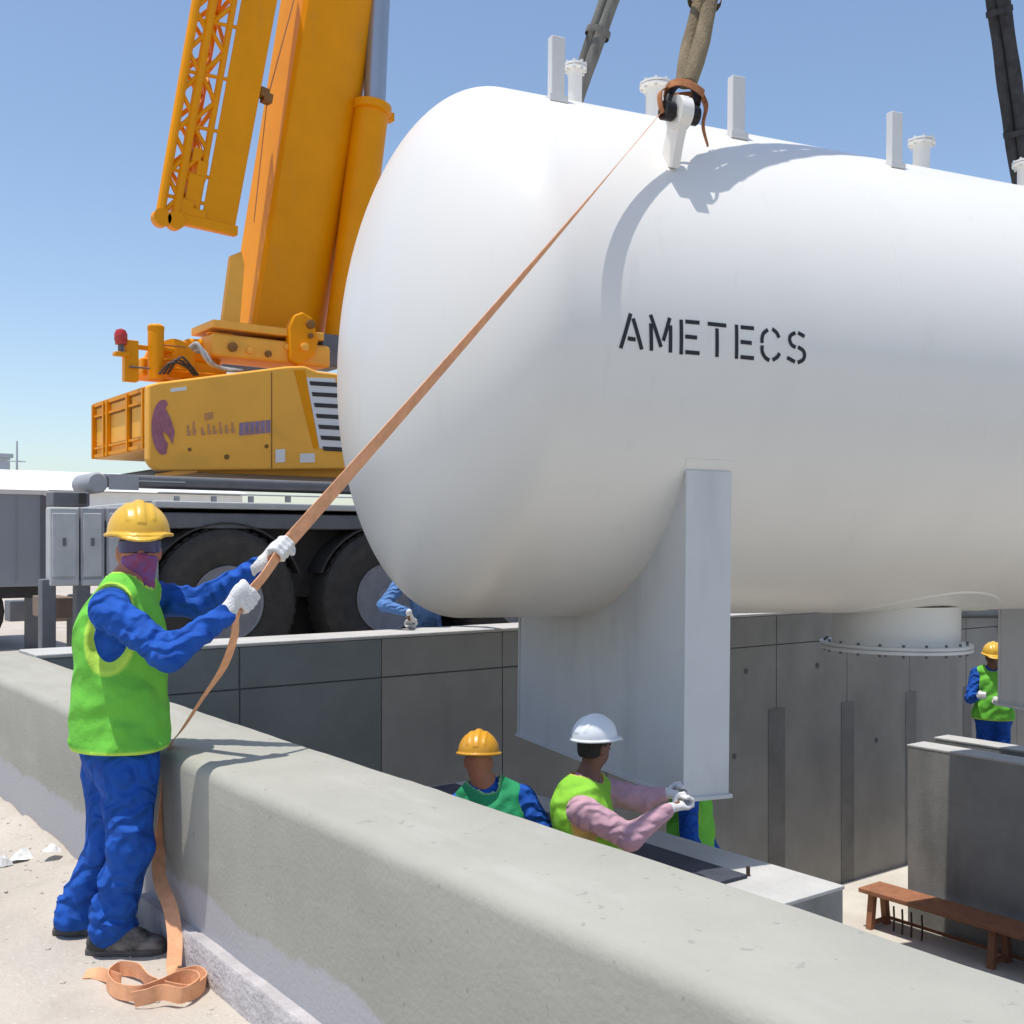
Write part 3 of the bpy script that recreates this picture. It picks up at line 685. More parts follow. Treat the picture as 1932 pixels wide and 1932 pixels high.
def person(label, J, face, grips, cloth, vest=None, helm=None, skin=None, hair=False, h=.012, foot=None, mask=False, shirt=None, fold=.008, group=None, bulk=1.0, arm_hole=.064, hem=-.08):
    """J: joints in metres; grips: (centre, axis, side) of each hand; builds body, clothing, gear"""
    base = V3((J['anL'][0]+J['anR'][0])/2, (J['anL'][1]+J['anR'][1])/2, min(J['zL'], J['zR']))
    t = thing('person', label, 'person', base, group)
    skin = skin or M_skin; A = head_axes(face); hc = np.asarray(J['head']); rt, fw, up = A
    allp = np.array([v for k, v in J.items() if k not in ('zL', 'zR')]+[g_[0] for g_ in grips])
    lo, hi = allp.min(0)-.22, allp.max(0)+.22
    # body: one continuous skin surface
    s = SDF(lo, hi, h*.95)
    s.ell(hc+up*.035-fw*.008, A, (.077, .096, .092), .02); s.ell(hc-up*.045+fw*.022, A, (.060, .072, .078), .04)
    s.cap(hc+fw*.088+up*.01, hc+fw*.110-up*.025, .011, .016, .012); s.cap(hc+fw*.078-up*.058-rt*.018, hc+fw*.078-up*.058+rt*.018, .012, .012, .012)
    s.cap(hc+fw*.082+up*.030-rt*.035, hc+fw*.082+up*.030+rt*.035, .011, .011, .016)
    for k in (-1, 1): s.ell(hc+rt*.078*k-up*.01-fw*.012, A, (.012, .022, .034), .008)
    s.cap(hc-up*.06-fw*.015, J['neck'], .056, .060, .03)
    s.cap(J['neck'], J['chest'], .07, .12, .04); s.cap(J['chest'], J['pelvis'], .12, .11, .04)
    for k in 'LR':
        s.cap(J['neck'], J['sh'+k], .05, .052, .03); s.cap(J['sh'+k], J['el'+k], .05, .040, .03); s.cap(J['el'+k], J['wr'+k], .038, .027, .02)
        g_ = grips['LR'.index(k)]; s.cap(J['wr'+k], g_[0]*.6+np.asarray(J['wr'+k])*.4, .026, .022, .02)
        s.cap(J['pelvis'], J['hip'+k], .10, .09, .04); s.cap(J['hip'+k], J['kn'+k], .082, .056, .03); s.cap(J['kn'+k], J['an'+k], .05, .036, .03)
    s.build('body', skin, t)
    for k in (-1, 1):
        g = G(); cc = hc+fw*.086+rt*.032*k+up*.008
        g.lathe([(.002, -.012), (.009, -.008), (.012, 0), (.009, .008), (.002, .012)], cc, fw, 10); g.build('eye', M_eye, t)
    if hair:
        s = SDF(hc-.16, hc+.16, h*.8); s.ell(hc+up*.035-fw*.016, A, (.085, .098, .098), .02); s.ell(hc-up*.03-fw*.05, A, (.07, .055, .05), .03)
        sl, P = s.pts(); q = (P-hc)@A.T; s.D = np.maximum(s.D, np.maximum(q[..., 1]-.035-.3*q[..., 2], -q[..., 2]-.055)); s.build('hair', M_hair, t)
    if mask:
        s = SDF(hc-.17, hc+.17, h*.7); s.ell(hc-up*.04+fw*.024, A, (.070, .084, .078), .03); s.cap(hc+fw*.085-up*.005, hc+fw*.112-up*.03, .018, .022, .02)
        s.cap(hc-up*.11+fw*.01, hc-up*.13+fw*.0, .062, .066, .03, fold=.004, lam=.04)
        sl, P = s.pts(); q = (P-hc)@A.T; s.D = np.maximum(s.D, np.maximum(q[..., 2]+.022-.30*np.maximum(0, q[..., 1]-.07), -.012-q[..., 1]+.2*np.minimum(0, q[..., 2]+.06))); s.build('face_scarf', M_mask, t)
        g = G(); g.rings([[hc+rt*math.sin(q)*.079+fw*(math.cos(q)*.102-.004)+up*(.020+dz)+(rt*math.sin(q)+fw*math.cos(q))*dr for q in np.linspace(-1.15, 1.15, 22)] for dz, dr in ((-.030, 0), (-.026, .010), (.018, .010), (.024, 0))], closed=False, cap=False); g.build('goggles', M_goggle, t)
    # clothing
    s = SDF(lo, hi, h); ch, pe, ne = [np.asarray(J[k], float) for k in ('chest', 'pelvis', 'neck')]
    sv = unit(np.asarray(J['shL'])-np.asarray(J['shR'])); fr = unit(np.cross(pe-ch, sv)); fr = fr if fr@fw > -.2 else -fr
    B = bulk; fl_ = .92 if mask else .78
    s.cap(ne-unit(ne-ch)*.02, ch, .08, .150*B, .06, fold=fold*.5, lam=.09, flat=(fr, fl_)); s.cap(ch, pe, .155*B, .155*B, .06, fold=fold*.8, lam=.085, ph=1, flat=(fr, fl_))
    s.cap(ne+(hc-ne)*.06, ne-unit(ne-ch)*.03, .072, .082, .02)
    for i, k in enumerate('LR'):
        sh, el, wr = [np.asarray(J[q+k], float) for q in ('sh', 'el', 'wr')]; hp_, kn, an = [np.asarray(J[q+k], float) for q in ('hip', 'kn', 'an')]
        s.cap(ne*.6+sh*.4-V3(0, 0, .02), sh, .07, .068, .05)
        s.cap(sh, el, .076*B, .064*B, .03, fold=fold, lam=.06, ph=i*1.3); s.cap(el, wr-unit(wr-el)*.02, .064*B, .046, .025, fold=fold, lam=.05, ph=2+i)
        s.cap(pe, hp_, .135*B, .118*B, .06, flat=(fr, .95 if mask else .85)); s.cap(hp_, kn, .112*B, .088*B, .05, fold=fold*1.1, lam=.10, ph=i*2.1)
        s.cap(kn, an+V3(0, 0, .02), .086*B, .084*B, .03, fold=fold*1.5, lam=.085, ph=1+i*1.7); s.cap(an+V3(0, 0, .03), an-V3(0, 0, .012), .084*B, .095*B, .02, fold=fold, lam=.04, ph=i)
    sl, P = s.pts()
    for k, z in (('L', J['zL']), ('R', J['zR'])):
        pass
    s.D = np.maximum(s.D, min(J['zL'], J['zR'])+.035-P[..., 2])
    q = (P-hc)@A.T; s.D = np.maximum(s.D, .165-np.linalg.norm((P-(hc+up*.06+fw*.02)), axis=-1))
    s.build('coverall' if not shirt else 'shirt_and_trousers', shirt or cloth, t)
    if vest:
        s = SDF(np.minimum(ne, pe)-.42, np.maximum(ne, pe)+.42, h); ax0 = unit(ch-pe); bt = pe+ax0*hem
        s.cap(ne-unit(ne-ch)*.015, ch, .104, .178*B, .06, fold=fold*.4, lam=.12, flat=(fr, fl_+.02)); s.cap(ch, bt, .182*B, .205*B, .06, fold=fold*1.2, lam=.14, ph=.5, flat=(fr, fl_+.03))
        for k in 'LR': s.cap(ch*.5+pe*.5, np.asarray(J['hip'+k])+ax0*.02, .15*B, .155*B, .05, fold=fold, lam=.12, ph=1)
        for k in 'LR': s.cap(ne*.55+np.asarray(J['sh'+k])*.45, ne*.25+np.asarray(J['sh'+k])*.75, .082, .078, .04)
        sl, P = s.pts(); ax_ = unit(ch-pe)
        cuts = [(bt-P)@ax_]
        cuts.append(.098-np.linalg.norm(np.cross(P-hc, unit(ne-hc)), axis=-1)+np.where(((P-ne)@ax_) < -.10, -1, 0)-np.maximum(0, -((P-ne)@ax_))*.4)
        for k in 'LR':
            sh, el = np.asarray(J['sh'+k], float), np.asarray(J['el'+k], float)
            out = unit(sh-(ne*.4+ch*.6)); a_ = sh+out*.045; bb = sh-ax_*.15+out*.045
            q = P-a_; ab = bb-a_; tt = np.clip((q@ab)/(ab@ab), 0, 1); dd = np.linalg.norm(q-tt[..., None]*ab, axis=-1)
            cuts.append(arm_hole-dd)
            l2 = np.linalg.norm(el-sh); q = P-sh; tt = np.clip((q@(el-sh))/(l2*l2), .15, 1); cuts.append(.072-np.linalg.norm(q-tt[..., None]*(el-sh), axis=-1))
        C_ = np.max(np.stack(cuts), 0); s.D = np.maximum(s.D, C_)
        def attr(vs):
            q = np.clip((vs-s.o)/s.h, 0, s.n-1.001); i0 = q.astype(int); fr_ = q-i0; c_ = 0
            for i in (0, 1):
                for j in (0, 1):
                    for k in (0, 1): c_ = c_+C_[i0[:, 0]+i, i0[:, 1]+j, i0[:, 2]+k]*np.abs(1-i-fr_[:, 0])*np.abs(1-j-fr_[:, 1])*np.abs(1-k-fr_[:, 2])
            return np.clip((c_+.017)/.008, 0, 1)
        s.build('vest', vest, t, attr=attr)
    if helm: helmet(t, hc+up*(.072 if mask else .055)-fw*(.012 if mask else .004), A, helm, h=.0055)
    for i, k in enumerate('LR'):
        c, a, sd = grips[i]; glove(t, np.asarray(J['wr'+k], float), np.asarray(c, float), unit(a), sd, np.asarray(J['el'+k], float), h=h*.55)
    for k in 'LR':
        td = (foot or {}).get(k, fw); shoe(t, J['an'+k], td, J['z'+k])
    return t

# --- the worker who holds the strap
A_ = lambda u, v, d: atd(u, v, d)
HUP, HLO = A_(532, 1036, 4.58), A_(462, 1130, 4.36)          # strap in the upper and the lower hand
sd1 = unit(LUGN-HUP)
zf = lambda p: gz(p[0], p[1])
anR, anL = A_(212, 1738, 4.38), A_(148, 1722, 4.60)
J = dict(head=A_(262, 1039, 4.50), neck=A_(242, 1100, 4.47), chest=A_(230, 1195, 4.46), pelvis=A_(226, 1400, 4.46),
         shR=A_(203, 1150, 4.25), elR=A_(318, 1236, 4.16), wrR=A_(428, 1156, 4.30), shL=A_(284, 1128, 4.66), elL=A_(378, 1138, 4.66), wrL=A_(492, 1066, 4.59),
         hipR=A_(240, 1450, 4.38), knR=A_(246, 1600, 4.33), anR=anR, hipL=A_(212, 1450, 4.56), knL=A_(205, 1595, 4.57), anL=anL, zR=zf(anR), zL=zf(anL))
ROPER = person('worker in blue coverall, yellow helmet and green vest hauling the orange strap', J,
    -FWD*1.0+RGT*.42+V3(0, 0, .02), [(HUP, sd1, -1), (HLO, sd1, -1)], M_blue, M_vest_g, M_helm_y, M_skin, h=.0085, mask=True,
    bulk=1.0, arm_hole=.118, hem=-.015, foot={'R': A_(300, 1790, 4.42)-A_(150, 1800, 4.42), 'L': A_(200, 1770, 4.6)-A_(100, 1785, 4.6)}, fold=.0105)

def standing(u, v_head, d, zfloor, facing, hgt=None):
    """joints for an upright figure whose head centre is at that pixel and distance"""
    hc = atd(u, v_head, d); f = unit(V3(facing[0], facing[1], 0)); r = V3(f[1], -f[0], 0); Hh = hc[2]-zfloor; k = Hh/1.60
    P = lambda x, y, z: V3(hc[0], hc[1], zfloor)+r*x*k+f*y*k+V3(0, 0, z*k)
    J = dict(head=hc, neck=P(0, -.02, 1.46), chest=P(0, -.02, 1.28), pelvis=P(0, -.02, .93), hipL=P(-.09, -.02, .88), hipR=P(.09, -.02, .88), knL=P(-.10, .02, .48), knR=P(.10, .02, .48),
             anL=P(-.11, -.03, .09), anR=P(.11, -.03, .09), shL=P(-.185, -.02, 1.39), shR=P(.185, -.02, 1.39), zL=zfloor, zR=zfloor)
    return J, P
# --- yellow helmet, seen from behind, below the tank
J, P = standing(903, 1436, 6.6, -1.2, FWD+RGT*.25)
J.update(elL=P(-.22, .14, 1.12), wrL=P(-.16, .36, 1.10), elR=P(.27, .10, 1.12), wrR=P(.24, .34, 1.06))
J.update(neck=A_(914, 1478, 6.6), chest=A_(930, 1545, 6.62), shL=A_(868, 1520, 6.62), shR=A_(984, 1506, 6.62), elR=A_(1030, 1580, 6.6))
person('worker in blue with deep green vest and orange-yellow helmet, back turned, standing below the tank', J, FWD+RGT*.1-V3(0, 0, .12), [(P(-.15, .43, 1.12), P(0, 0, 1)-P(0, 0, 0), 1), (P(.22, .41, 1.08), P(0, 0, 1)-P(0, 0, 0), -1)], M_blue, M_vest_d, M_helm_o, M_skin, h=.013, bulk=1.12)
# --- white helmet, mauve shirt, guiding the saddle
J, P = standing(1122, 1408, 6.45, -1.2, RGT+FWD*.35)
J.update(neck=A_(1108, 1470, 6.45), chest=A_(1098, 1525, 6.45), shR=A_(1098, 1530, 6.25), elR=A_(1188, 1580, 6.20), wrR=A_(1262, 1526, 6.36), shL=A_(1138, 1492, 6.62), elL=A_(1212, 1508, 6.62), wrL=A_(1256, 1496, 6.60))
gr = unit(T(3.606, HWF, -ZB)-T(3.606, -HWN, -ZB))
person('man in white helmet, mauve shirt and lime vest reaching for the saddle foot', J, RGT*.9+FWD*.75, [(A_(1283, 1492, 6.60), gr, 1), (A_(1292, 1512, 6.42), gr, 1)], M_blue, M_vest_y, M_helm_w, M_skin2, hair=True, h=.012, shirt=M_pink, fold=.005, bulk=1.16)
# --- stooping worker behind the saddle foot
J, P = standing(1308, 1440, 7.85, -1.45, RGT*.9-FWD*.25)
J.update(elL=P(-.25, .0, 1.08), wrL=P(-.22, .16, .86), elR=P(.25, .0, 1.08), wrR=P(.22, .16, .86))
person('worker in blue and green vest mostly hidden behind the saddle foot', J, RGT*.9-FWD*.25, [(P(-.21, .20, .79), P(0, 1, 0)-P(0, 0, 0), 1), (P(.21, .20, .79), P(0, 1, 0)-P(0, 0, 0), -1)], M_blue, M_vest_g, M_helm_y, M_skin2, h=.014)
# --- worker at the far saddle
J, P = standing(1874, 1240, 13.2, -1.32, -FWD*.7-RGT*.35)
J.update(elR=P(.25, .10, 1.10), wrR=P(.14, .30, 1.16), elL=P(-.25, .10, 1.10), wrL=P(-.10, .30, 1.12))
person('worker in blue coverall, open lime vest and yellow helmet beside the far saddle', J, -FWD-RGT*.3-V3(0, 0, .1), [(P(-.06, .36, 1.13), P(1, 0, 0)-P(0, 0, 0), 1), (P(.10, .36, 1.18), P(1, 0, 0)-P(0, 0, 0), -1)], M_blue, M_vest_g, M_helm_y, M_skin2, h=.015)
# --- kneeling worker behind the far wall, hand on its coping
K = lambda u, v, d: atd(u, v, d)
zk = gz(5.6, 9.75); hw_ = atz(779, 1181, WTOP+.04)
sh = K(752, 1106, 10.95); px, py = sh[0], sh[1]
J = dict(head=K(800, 1052, 11.0), neck=K(785, 1080, 11.0), chest=K(800, 1115, 11.02), pelvis=V3(px+.55, 9.78, zk+.42), shR=sh, elR=K(724, 1142, 10.75), wrR=K(770, 1155, 10.55), shL=K(835, 1090, 11.1), elL=K(900, 1120, 10.95), wrL=K(930, 1132, 10.75),
         hipR=V3(px+.45, 9.74, zk+.40), knR=V3(px+.12, 9.66, zk+.10), anR=V3(px+.46, 9.95, zk+.10), hipL=V3(px+.65, 9.78, zk+.40), knL=V3(px+.62, 9.48, zk+.45), anL=V3(px+.70, 9.55, zk+.09), zR=zk-.02, zL=zk)
person('worker in faded light blue kneeling with a gloved hand on the far pit wall', J, V3(.1, -1, -.2), [(K(940, 1138, 10.68), V3(1, 0, 0), 1), (hw_+V3(0, .05, .02), V3(1, 0, 0), 1)], M_blue2, None, M_helm_y, M_skin2, h=.014)

# --- orange strap: lug -> hands -> hanging tail -> coil on the sand
view = lambda p: unit(np.asarray(p)-CAMP)
t = thing('orange_strap', 'long flat orange webbing strap running from the tank lug through the worker\'s hands', 'strap', atz(330, 1840, 0))
L0 = A_(1246, 214, ((LUGN-CAMP)@FWD)-.02); g = G(); n = 9; pts, wd, ww = [], [], []
for i in range(n):
    k = i/(n-1); p = L0*(1-k)+HUP*k; p = p+V3(0, 0, -.05*math.sin(math.pi*k)*.4); v = view(p); tt = unit(HUP-L0); side = unit(np.cross(tt, v)); edge = unit(np.cross(side, tt))
    q = max(0, (k-.12)/.88); a = q*1.05; pts.append(p); wd.append(edge*math.cos(a)+side*math.sin(a)); ww.append(.048+.016*min(1, k*2))
ribbon(g, pts, wd, ww, .004, 12); g.build('strap_run', M_strap, t)
g = G(); dn = [L0*.02+HUP*.98, HUP, (HUP+HLO)/2+V3(.0, -.01, -.005), HLO, A_(446, 1165, 4.34), A_(441, 1205, 4.36), A_(420, 1262, 4.42), A_(382, 1318, 4.50), A_(344, 1376, 4.58), A_(322, 1405, 4.62), A_(311, 1450, 4.62), A_(306, 1540, 4.58), A_(300, 1600, 4.54), A_(302, 1660, 4.44), A_(322, 1715, 4.33), A_(330, 1772, 4.24), A_(328, 1822, 4.165)]
w2 = []
for i, p in enumerate(dn):
    tt = unit(dn[min(i+1, len(dn)-1)]-dn[max(0, i-1)]); v = view(p); side = unit(np.cross(tt, v)); edge = unit(np.cross(side, tt))
    a = [.9, .8, .6, .6, .35, .5, .45, .2, .12, .1, .25, .6, .95, 1.25, 1.5, 1.57, 1.57][i]; w2.append(edge*math.cos(a)+side*math.sin(a))
ribbon(g, dn, w2, .055, .004, 8); g.build('strap_tail', M_strap, t)
def lift(u, v, z): q = atz(u, v, gz(1.37, 4.1)+.03+z); return q
coil = [dn[-1], lift(334, 1842, .0), lift(372, 1836, 0), lift(388, 1852, 0), lift(362, 1872, 0), lift(318, 1866, .004), lift(282, 1852, .01), lift(262, 1832, .01), lift(226, 1828, 0), lift(203, 1845, 0), lift(218, 1868, 0), lift(262, 1874, .012), lift(300, 1862, .016), lift(338, 1846, .016), lift(366, 1845, .012), lift(374, 1858, .01), lift(345, 1878, .012), lift(308, 1872, .02), lift(278, 1880, .012), lift(252, 1886, 0)]
g = G(); ribbon(g, coil, [w2[-1]]+[V3(.1*math.sin(i), .1*math.cos(i*2), 1) for i in range(len(coil)-1)], .055, .004, 6); g.build('coil', M_strap, t)
g = G(); ribbon(g, [lift(160, 1838, -.02), lift(182, 1836, -.012), lift(205, 1842, 0), lift(228, 1850, .0)], [V3(.2, 1, .3), V3(.2, 1, .5), V3(.1, .6, 1), V3(0, .2, 1)], .045, .004, 6); g.build('loose_end', M_strap, t)
# ------------------------------------------------------------------ CRANE behind the far wall
YC, YS = 10.2, 10.6                   # outer face of the wheels, side of the superstructure
cr = thing('mobile_crane', 'yellow mobile crane with raised boom parked behind the pit wall', 'crane', (5, 11.7, .30))
GZ = .30
def rect(u0, v0, u1, v1, Y): a, b = aty(u0, v0, Y), aty(u1, v1, Y); return a[0], b[0], b[2], a[2]     # x0,x1,z0,z1
def slab(name, u0, v0, u1, v1, Y, dep, m, parent, bevel=.012, x0=None, x1=None):
    a, b, z0, z1 = rect(u0, v0, u1, v1, Y); return G().box(a if x0 is None else x0, b if x1 is None else x1, Y, Y+dep, z0, z1).build(name, m, parent, bevel=bevel)
# carrier
WXA_ = aty(432, 1120, YC)[0]
ch = G().box(3.75, 12.2, YC+.35, YC+2.6, 1.05, 1.92).build('chassis', M_black, cr, bevel=.02)
G().box(WXA_-.9, 12.0, YC+.62, YC+2.3, .46, 1.06).build('under_chassis_shade', M_black, cr, bevel=.03)  # dark filler box added as the shadow below the chassis, between the wheels
slab('deck_edge', 292, 944, 700, 965, YC, 2.9, M_greyl, cr, x1=12.4)
slab('deck_rail', 300, 930, 700, 938, YC+.05, .05, M_greyl, cr, x1=12.3)
for u in (330, 400, 470, 540, 610, 680): slab('rail_stay', u, 936, u+9, 948, YC+.06, .03, M_grey, cr, bevel=0)
o = slab('outrigger_beam', 190, 893, 700, 930, YC+.1, .5, M_dgrey, cr, bevel=.03, x1=9)
a, b, z0, z1 = rect(166, 890, 200, 931, YC+.08)
G().lathe([(.01, 0), ((z1-z0)*.42, .004), ((z1-z0)*.5, .03), ((z1-z0)*.5, .5), (.01, .52)], ((a+b)/2+.01, YC+.08, (z0+z1)/2), (0, 1, 0), 20).build('beam_end', M_grey, o)
slab('beam_plate', 206, 895, 262, 925, YC+.09, .02, M_grey, o, bevel=0)
slab('beam_stripe', 262, 906, 350, 911, YC+.092, .02, M_greyl, o, bevel=0)
slab('turntable', 330, 882, 760, 896, YS+.25, 1.8, M_black, cr, bevel=.02)
slab('under_beam', 300, 966, 760, 1000, YC+.04, 2.7, M_dgrey, cr, bevel=.02, x1=12.2)
for (u0, u1) in ((94, 150), (153, 198), (202, 300)):
    o = slab('storage_box', u0, 957, u1, 1105, YC-.02, .15, M_greyl if u0 < 150 else M_grey, cr, bevel=.015)
    slab('box_lip', u0+3, 1094, u1-3, 1103, YC-.035, .03, M_greyl, o, bevel=0)
    slab('box_door', u0+5, 968, u1-6, 1088, YC-.032, .02, M_greyl, o, bevel=.006)
    slab('latch', (u0+u1)/2-3, 1015, (u0+u1)/2+3, 1030, YC-.045, .02, M_dgrey, o, bevel=0)
slab('rear_frame', 100, 927, 170, 956, YC+.05, .25, M_dgrey, cr, bevel=.015); slab('tail_lamp_box', 150, 930, 163, 950, YC+.03, .1, M_black, cr, bevel=0)
def leg(u, v0, v1):
    q = aty(u, v0, YC+.1); b = atz(u, v1, gz(q[0], q[1]))
    G().box(q[0]-.06, q[0]+.06, YC, YC+.14, .62, q[2]+.06).build('outrigger_jack', M_dgrey, cr, bevel=.01)
    G().tube((q[0], YC+.07, .36), (q[0], YC+.07, .64), .04, n=14).build('jack_rod', M_rebar, cr)
    G().lathe([(.16, 0), (.16, .03), (.06, .07)], (q[0], YC+.07, gz(q[0], YC)-.002), (0, 0, 1), 20).build('jack_foot', M_dgrey, cr)
leg(87, 1105, 1205); leg(152, 1105, 1190)
slab('stowed_crate', 92, 1128, 140, 1166, YC+.5, .6, M_brown, cr, bevel=.01)
def wheel(x, zc=1.03, y=YC):
    w = G().lathe([(.36, .0), (.40, -.02), (.52, -.035), (.66, -.02), (.715, .03), (.735, .09), (.735, .36), (.70, .42), (.45, .44)], (x, y+.02, zc), (0, 1, 0), 48, cap=False).build('tyre', M_tyre, cr, angle=28)
    g = G()
    for q in np.linspace(0, 2*math.pi, 44, endpoint=False):
        c = V3(x+math.cos(q)*.735, y+.24, zc+math.sin(q)*.735); rr = V3(math.cos(q), 0, math.sin(q)); tt = V3(-math.sin(q), 0, math.cos(q))
        g.obox(c, (tt, V3(0, 1, .0), rr), (.03, .17, .005))
    g.build('tread', M_tyre, w)['kind'] = 'stuff'
    G().lathe([(.365, .0), (.355, -.012), (.335, .0), (.31, .07), (.20, .10), (.17, .04), (.12, .02), (.11, -.03), (.01, -.035)], (x, y+.01, zc), (0, 1, 0), 36).build('rim', M_rim, cr)
    for q in np.linspace(0, 2*math.pi, 10, endpoint=False):
        G().tube((x+math.cos(q)*.165, y+.03, zc+math.sin(q)*.165), (x+math.cos(q)*.165, y+.075, zc+math.sin(q)*.165), .017, n=6).build('wheel_nut', M_dgrey, cr)
    g = G(); rs = []
    for q in np.linspace(.35, math.pi-.35, 14): rs.append([V3(x+math.cos(q)*rr, yy, zc+.02+math.sin(q)*rr*.93) for rr, yy in ((.80, y+.03), (.80, y+.5), (.82, y+.5), (.82, y+.03))])
    g.rings(rs); g.build('mudguard', M_black, cr)
WX2 = aty(732, 1128, YC)[0]; WXA = aty(432, 1120, YC)[0]
GZW = 1.03
for x in (WXA, WX2, WX2+(WX2-WXA), WX2+2*(WX2-WXA)): wheel(x)
G().box(WXA-1, WX2+4, YC-.15, YC+2.8, .05, GZW-.735).build('timber_mat', M_brown, cr)
# superstructure and counterweight
pts = [(280, 726), (300, 721), (540, 691), (575, 690), (600, 700), (668, 708), (668, 884), (300, 888), (288, 880), (280, 868)]
cw = G().prism([aty(u, v, YS) for u, v in pts], (0, .14, 0)).build('counterweight', M_yellow2, cr, bevel=.025)
def decal(name, P, m, parent, Y=YS-.003, th=.004): return G().prism([aty(u, v, Y-th) for u, v in P], (0, th, 0)).build(name, m, parent)
decal('edge_chevron', [(555, 698), (576, 698), (601, 846), (592, 846)], M_yellow, cw)
lv = decal('louvre_panel', [(578, 712), (632, 714), (660, 846), (603, 846)], M_cabinw, cw)
for i in range(7):
    v = 719+i*20.5; u = 584+i*4.1; decal('louvre_slot', [(u, v), (u+52, v+3), (u+54, v+11), (u+2, v+8)], M_black, cw, YS-.0085, .003)
ring_o = [(312+28*math.cos(q), 806+60*math.sin(q)) for q in np.linspace(-2.6, 2.2, 24)]
cres = [(308+22*math.cos(q), 806+52*math.sin(q)) for q in np.linspace(1.3, 5.0, 18)]+[(322+16*math.cos(q), 800+38*math.sin(q)) for q in np.linspace(4.4, 1.9, 14)]
decal('logo_crescent', cres, M_purple, cw)
decal('logo_head', [(312, 770), (322, 790), (330, 815), (326, 838), (318, 822), (306, 812), (300, 792)], M_purple, cw, YS-.008)
for i, (u, w, h) in enumerate(((353, 7, 20), (364, 6, 26), (380, 7, 14), (392, 6, 20), (402, 7, 16), (414, 6, 22), (425, 7, 16), (437, 6, 20))):
    v = 822-i*.8; decal('sign_letter', [(u, v-h), (u+w*.55, v-h), (u+w*.55, v-h*.45), (u+w, v-h*.45), (u+w, v), (u, v)], M_mauve, cw)
for i in range(3): u = 386+i*6; decal('sign_letter', [(u, 780-i), (u+4, 778-i), (u+4, 792-i), (u, 794-i)], M_mauve, cw)
for i in range(6): u = 452+i*10; decal('sign_letter', [(u, 798-i), (u+8, 797-i), (u+8, 821-i), (u+5, 822-i), (u+4, 808-i), (u+3, 822-i), (u, 822-i)], M_purple2, cw)
for (u, v, r) in ((428, 862, 5), (358, 848, 3.5), (503, 842, 4)): decal('lifting_hole', [(u+r*math.cos(q), v+r*math.sin(q)) for q in np.linspace(0, 6.283, 10, endpoint=False)], M_seam, cw)
decal('white_sign', [(520, 848), (538, 847), (538, 872), (520, 873)], M_cabinw, cw); decal('white_sign', [(566, 856), (594, 855), (594, 872), (566, 873)], M_cabinw, cw); decal('white_sign', [(322, 733), (352, 729), (352, 736), (322, 740)], M_cabinw, cw)
decal('panel_seam', [(512, 702), (513.5, 702), (513.5, 884), (512, 884)], M_seam, cw)
# stacked ballast slabs: the rear face of the superstructure, seen obliquely
XR = aty(281, 800, YS)[0]+.03
ballast = aty(281, 845, YS)[2], aty(281, 729, YS)[2]
cg = G().box(XR, XR+2.6, YS+.145, YS+1.84, ballast[0], ballast[1]).build('ballast_block', M_yellow2, cr, bevel=.012)
G().box(XR+.5, XR+3.2, YS+.16, YS+1.40, aty(281, 886, YS)[2], ballast[0]-.004).build('slewing_frame', M_yellow2, cr, bevel=.01)
hz = ballast[1]-ballast[0]
for z, h_ in ((.02, .035), (.17, .022), (.76, .022), (.955, .04)): G().box(XR-.03, XR-.001, YS+.15, YS+1.83, ballast[0]+hz*z, ballast[0]+hz*z+h_).build('cage_bar', M_yellow, cg)
for y in (.15, .62, 1.28, 1.40, 1.79): G().box(XR-.045, XR-.004, YS+y, YS+y+.04, ballast[0]+.004, ballast[1]-.004).build('cage_bar', M_yellow, cg)
for y, w in ((1.33, .05), (.60, .012)): G().box(XR-.012, XR-.001, YS+y, YS+y+w, ballast[0]+.05, ballast[1]-.06).build('cage_gap', M_seam, cg)
for z in (.20, .735, .93): G().box(XR-.010, XR-.0005, YS+.16, YS+1.78, ballast[0]+hz*z, ballast[0]+hz*z+.016).build('cage_gap', M_seam, cg)
# machinery deck above the counterweight
slab('winch_frame', 268, 672, 430, 722, YS+.5, .45, M_yellow, cr, bevel=.03); slab('winch_box', 352, 636, 420, 690, YS+.6, .5, M_yellow, cr, bevel=.05)
G().lathe([(.13, 0), (.20, .02), (.20, .1), (.15, .11), (.15, .3), (.20, .31), (.20, .38), (.13, .40)], aty(332, 676, YS+.4), (0, 1, 0), 24).build('winch_drum', M_yellow, cr)
slab('upper_frame', 400, 626, 625, 694, YS+.35, .6, M_yellow2, cr, bevel=.04); slab('frame_top', 402, 617, 612, 628, YS+.33, .62, M_yellow2, cr, bevel=.01)
p = aty(294, 716, YS+.3); p1 = aty(294, 624, YS+.3); G().tube(p, p1, .078, n=22).build('guide_post', M_yellow, cr); G().lathe([(.078, 0), (.082, .01), (.082, .04), (.06, .06), (.01, .065)], p1, (0, 0, 1), 22).build('post_cap', M_yellow, cr)
for k, (u0, v0, u1, v1) in enumerate(((218, 662, 246, 672), (236, 640, 262, 720), (262, 650, 330, 664), (300, 690, 370, 700), (395, 625, 440, 634))): slab('bracket', u0, v0, u1, v1, YS+.2+.05*k, .1, M_yellow, cr, bevel=.006)
bc = aty(228, 664, YS+.25); G().tube(bc, bc+V3(0, 0, .08), .028, n=12).build('beacon_stalk', M_dgrey, cr)
G().lathe([(.055, .07), (.055, .10), (.062, .11), (.062, .17), (.045, .21), (.01, .225)], bc, (0, 0, 1), 18).build('beacon', M_red, cr)
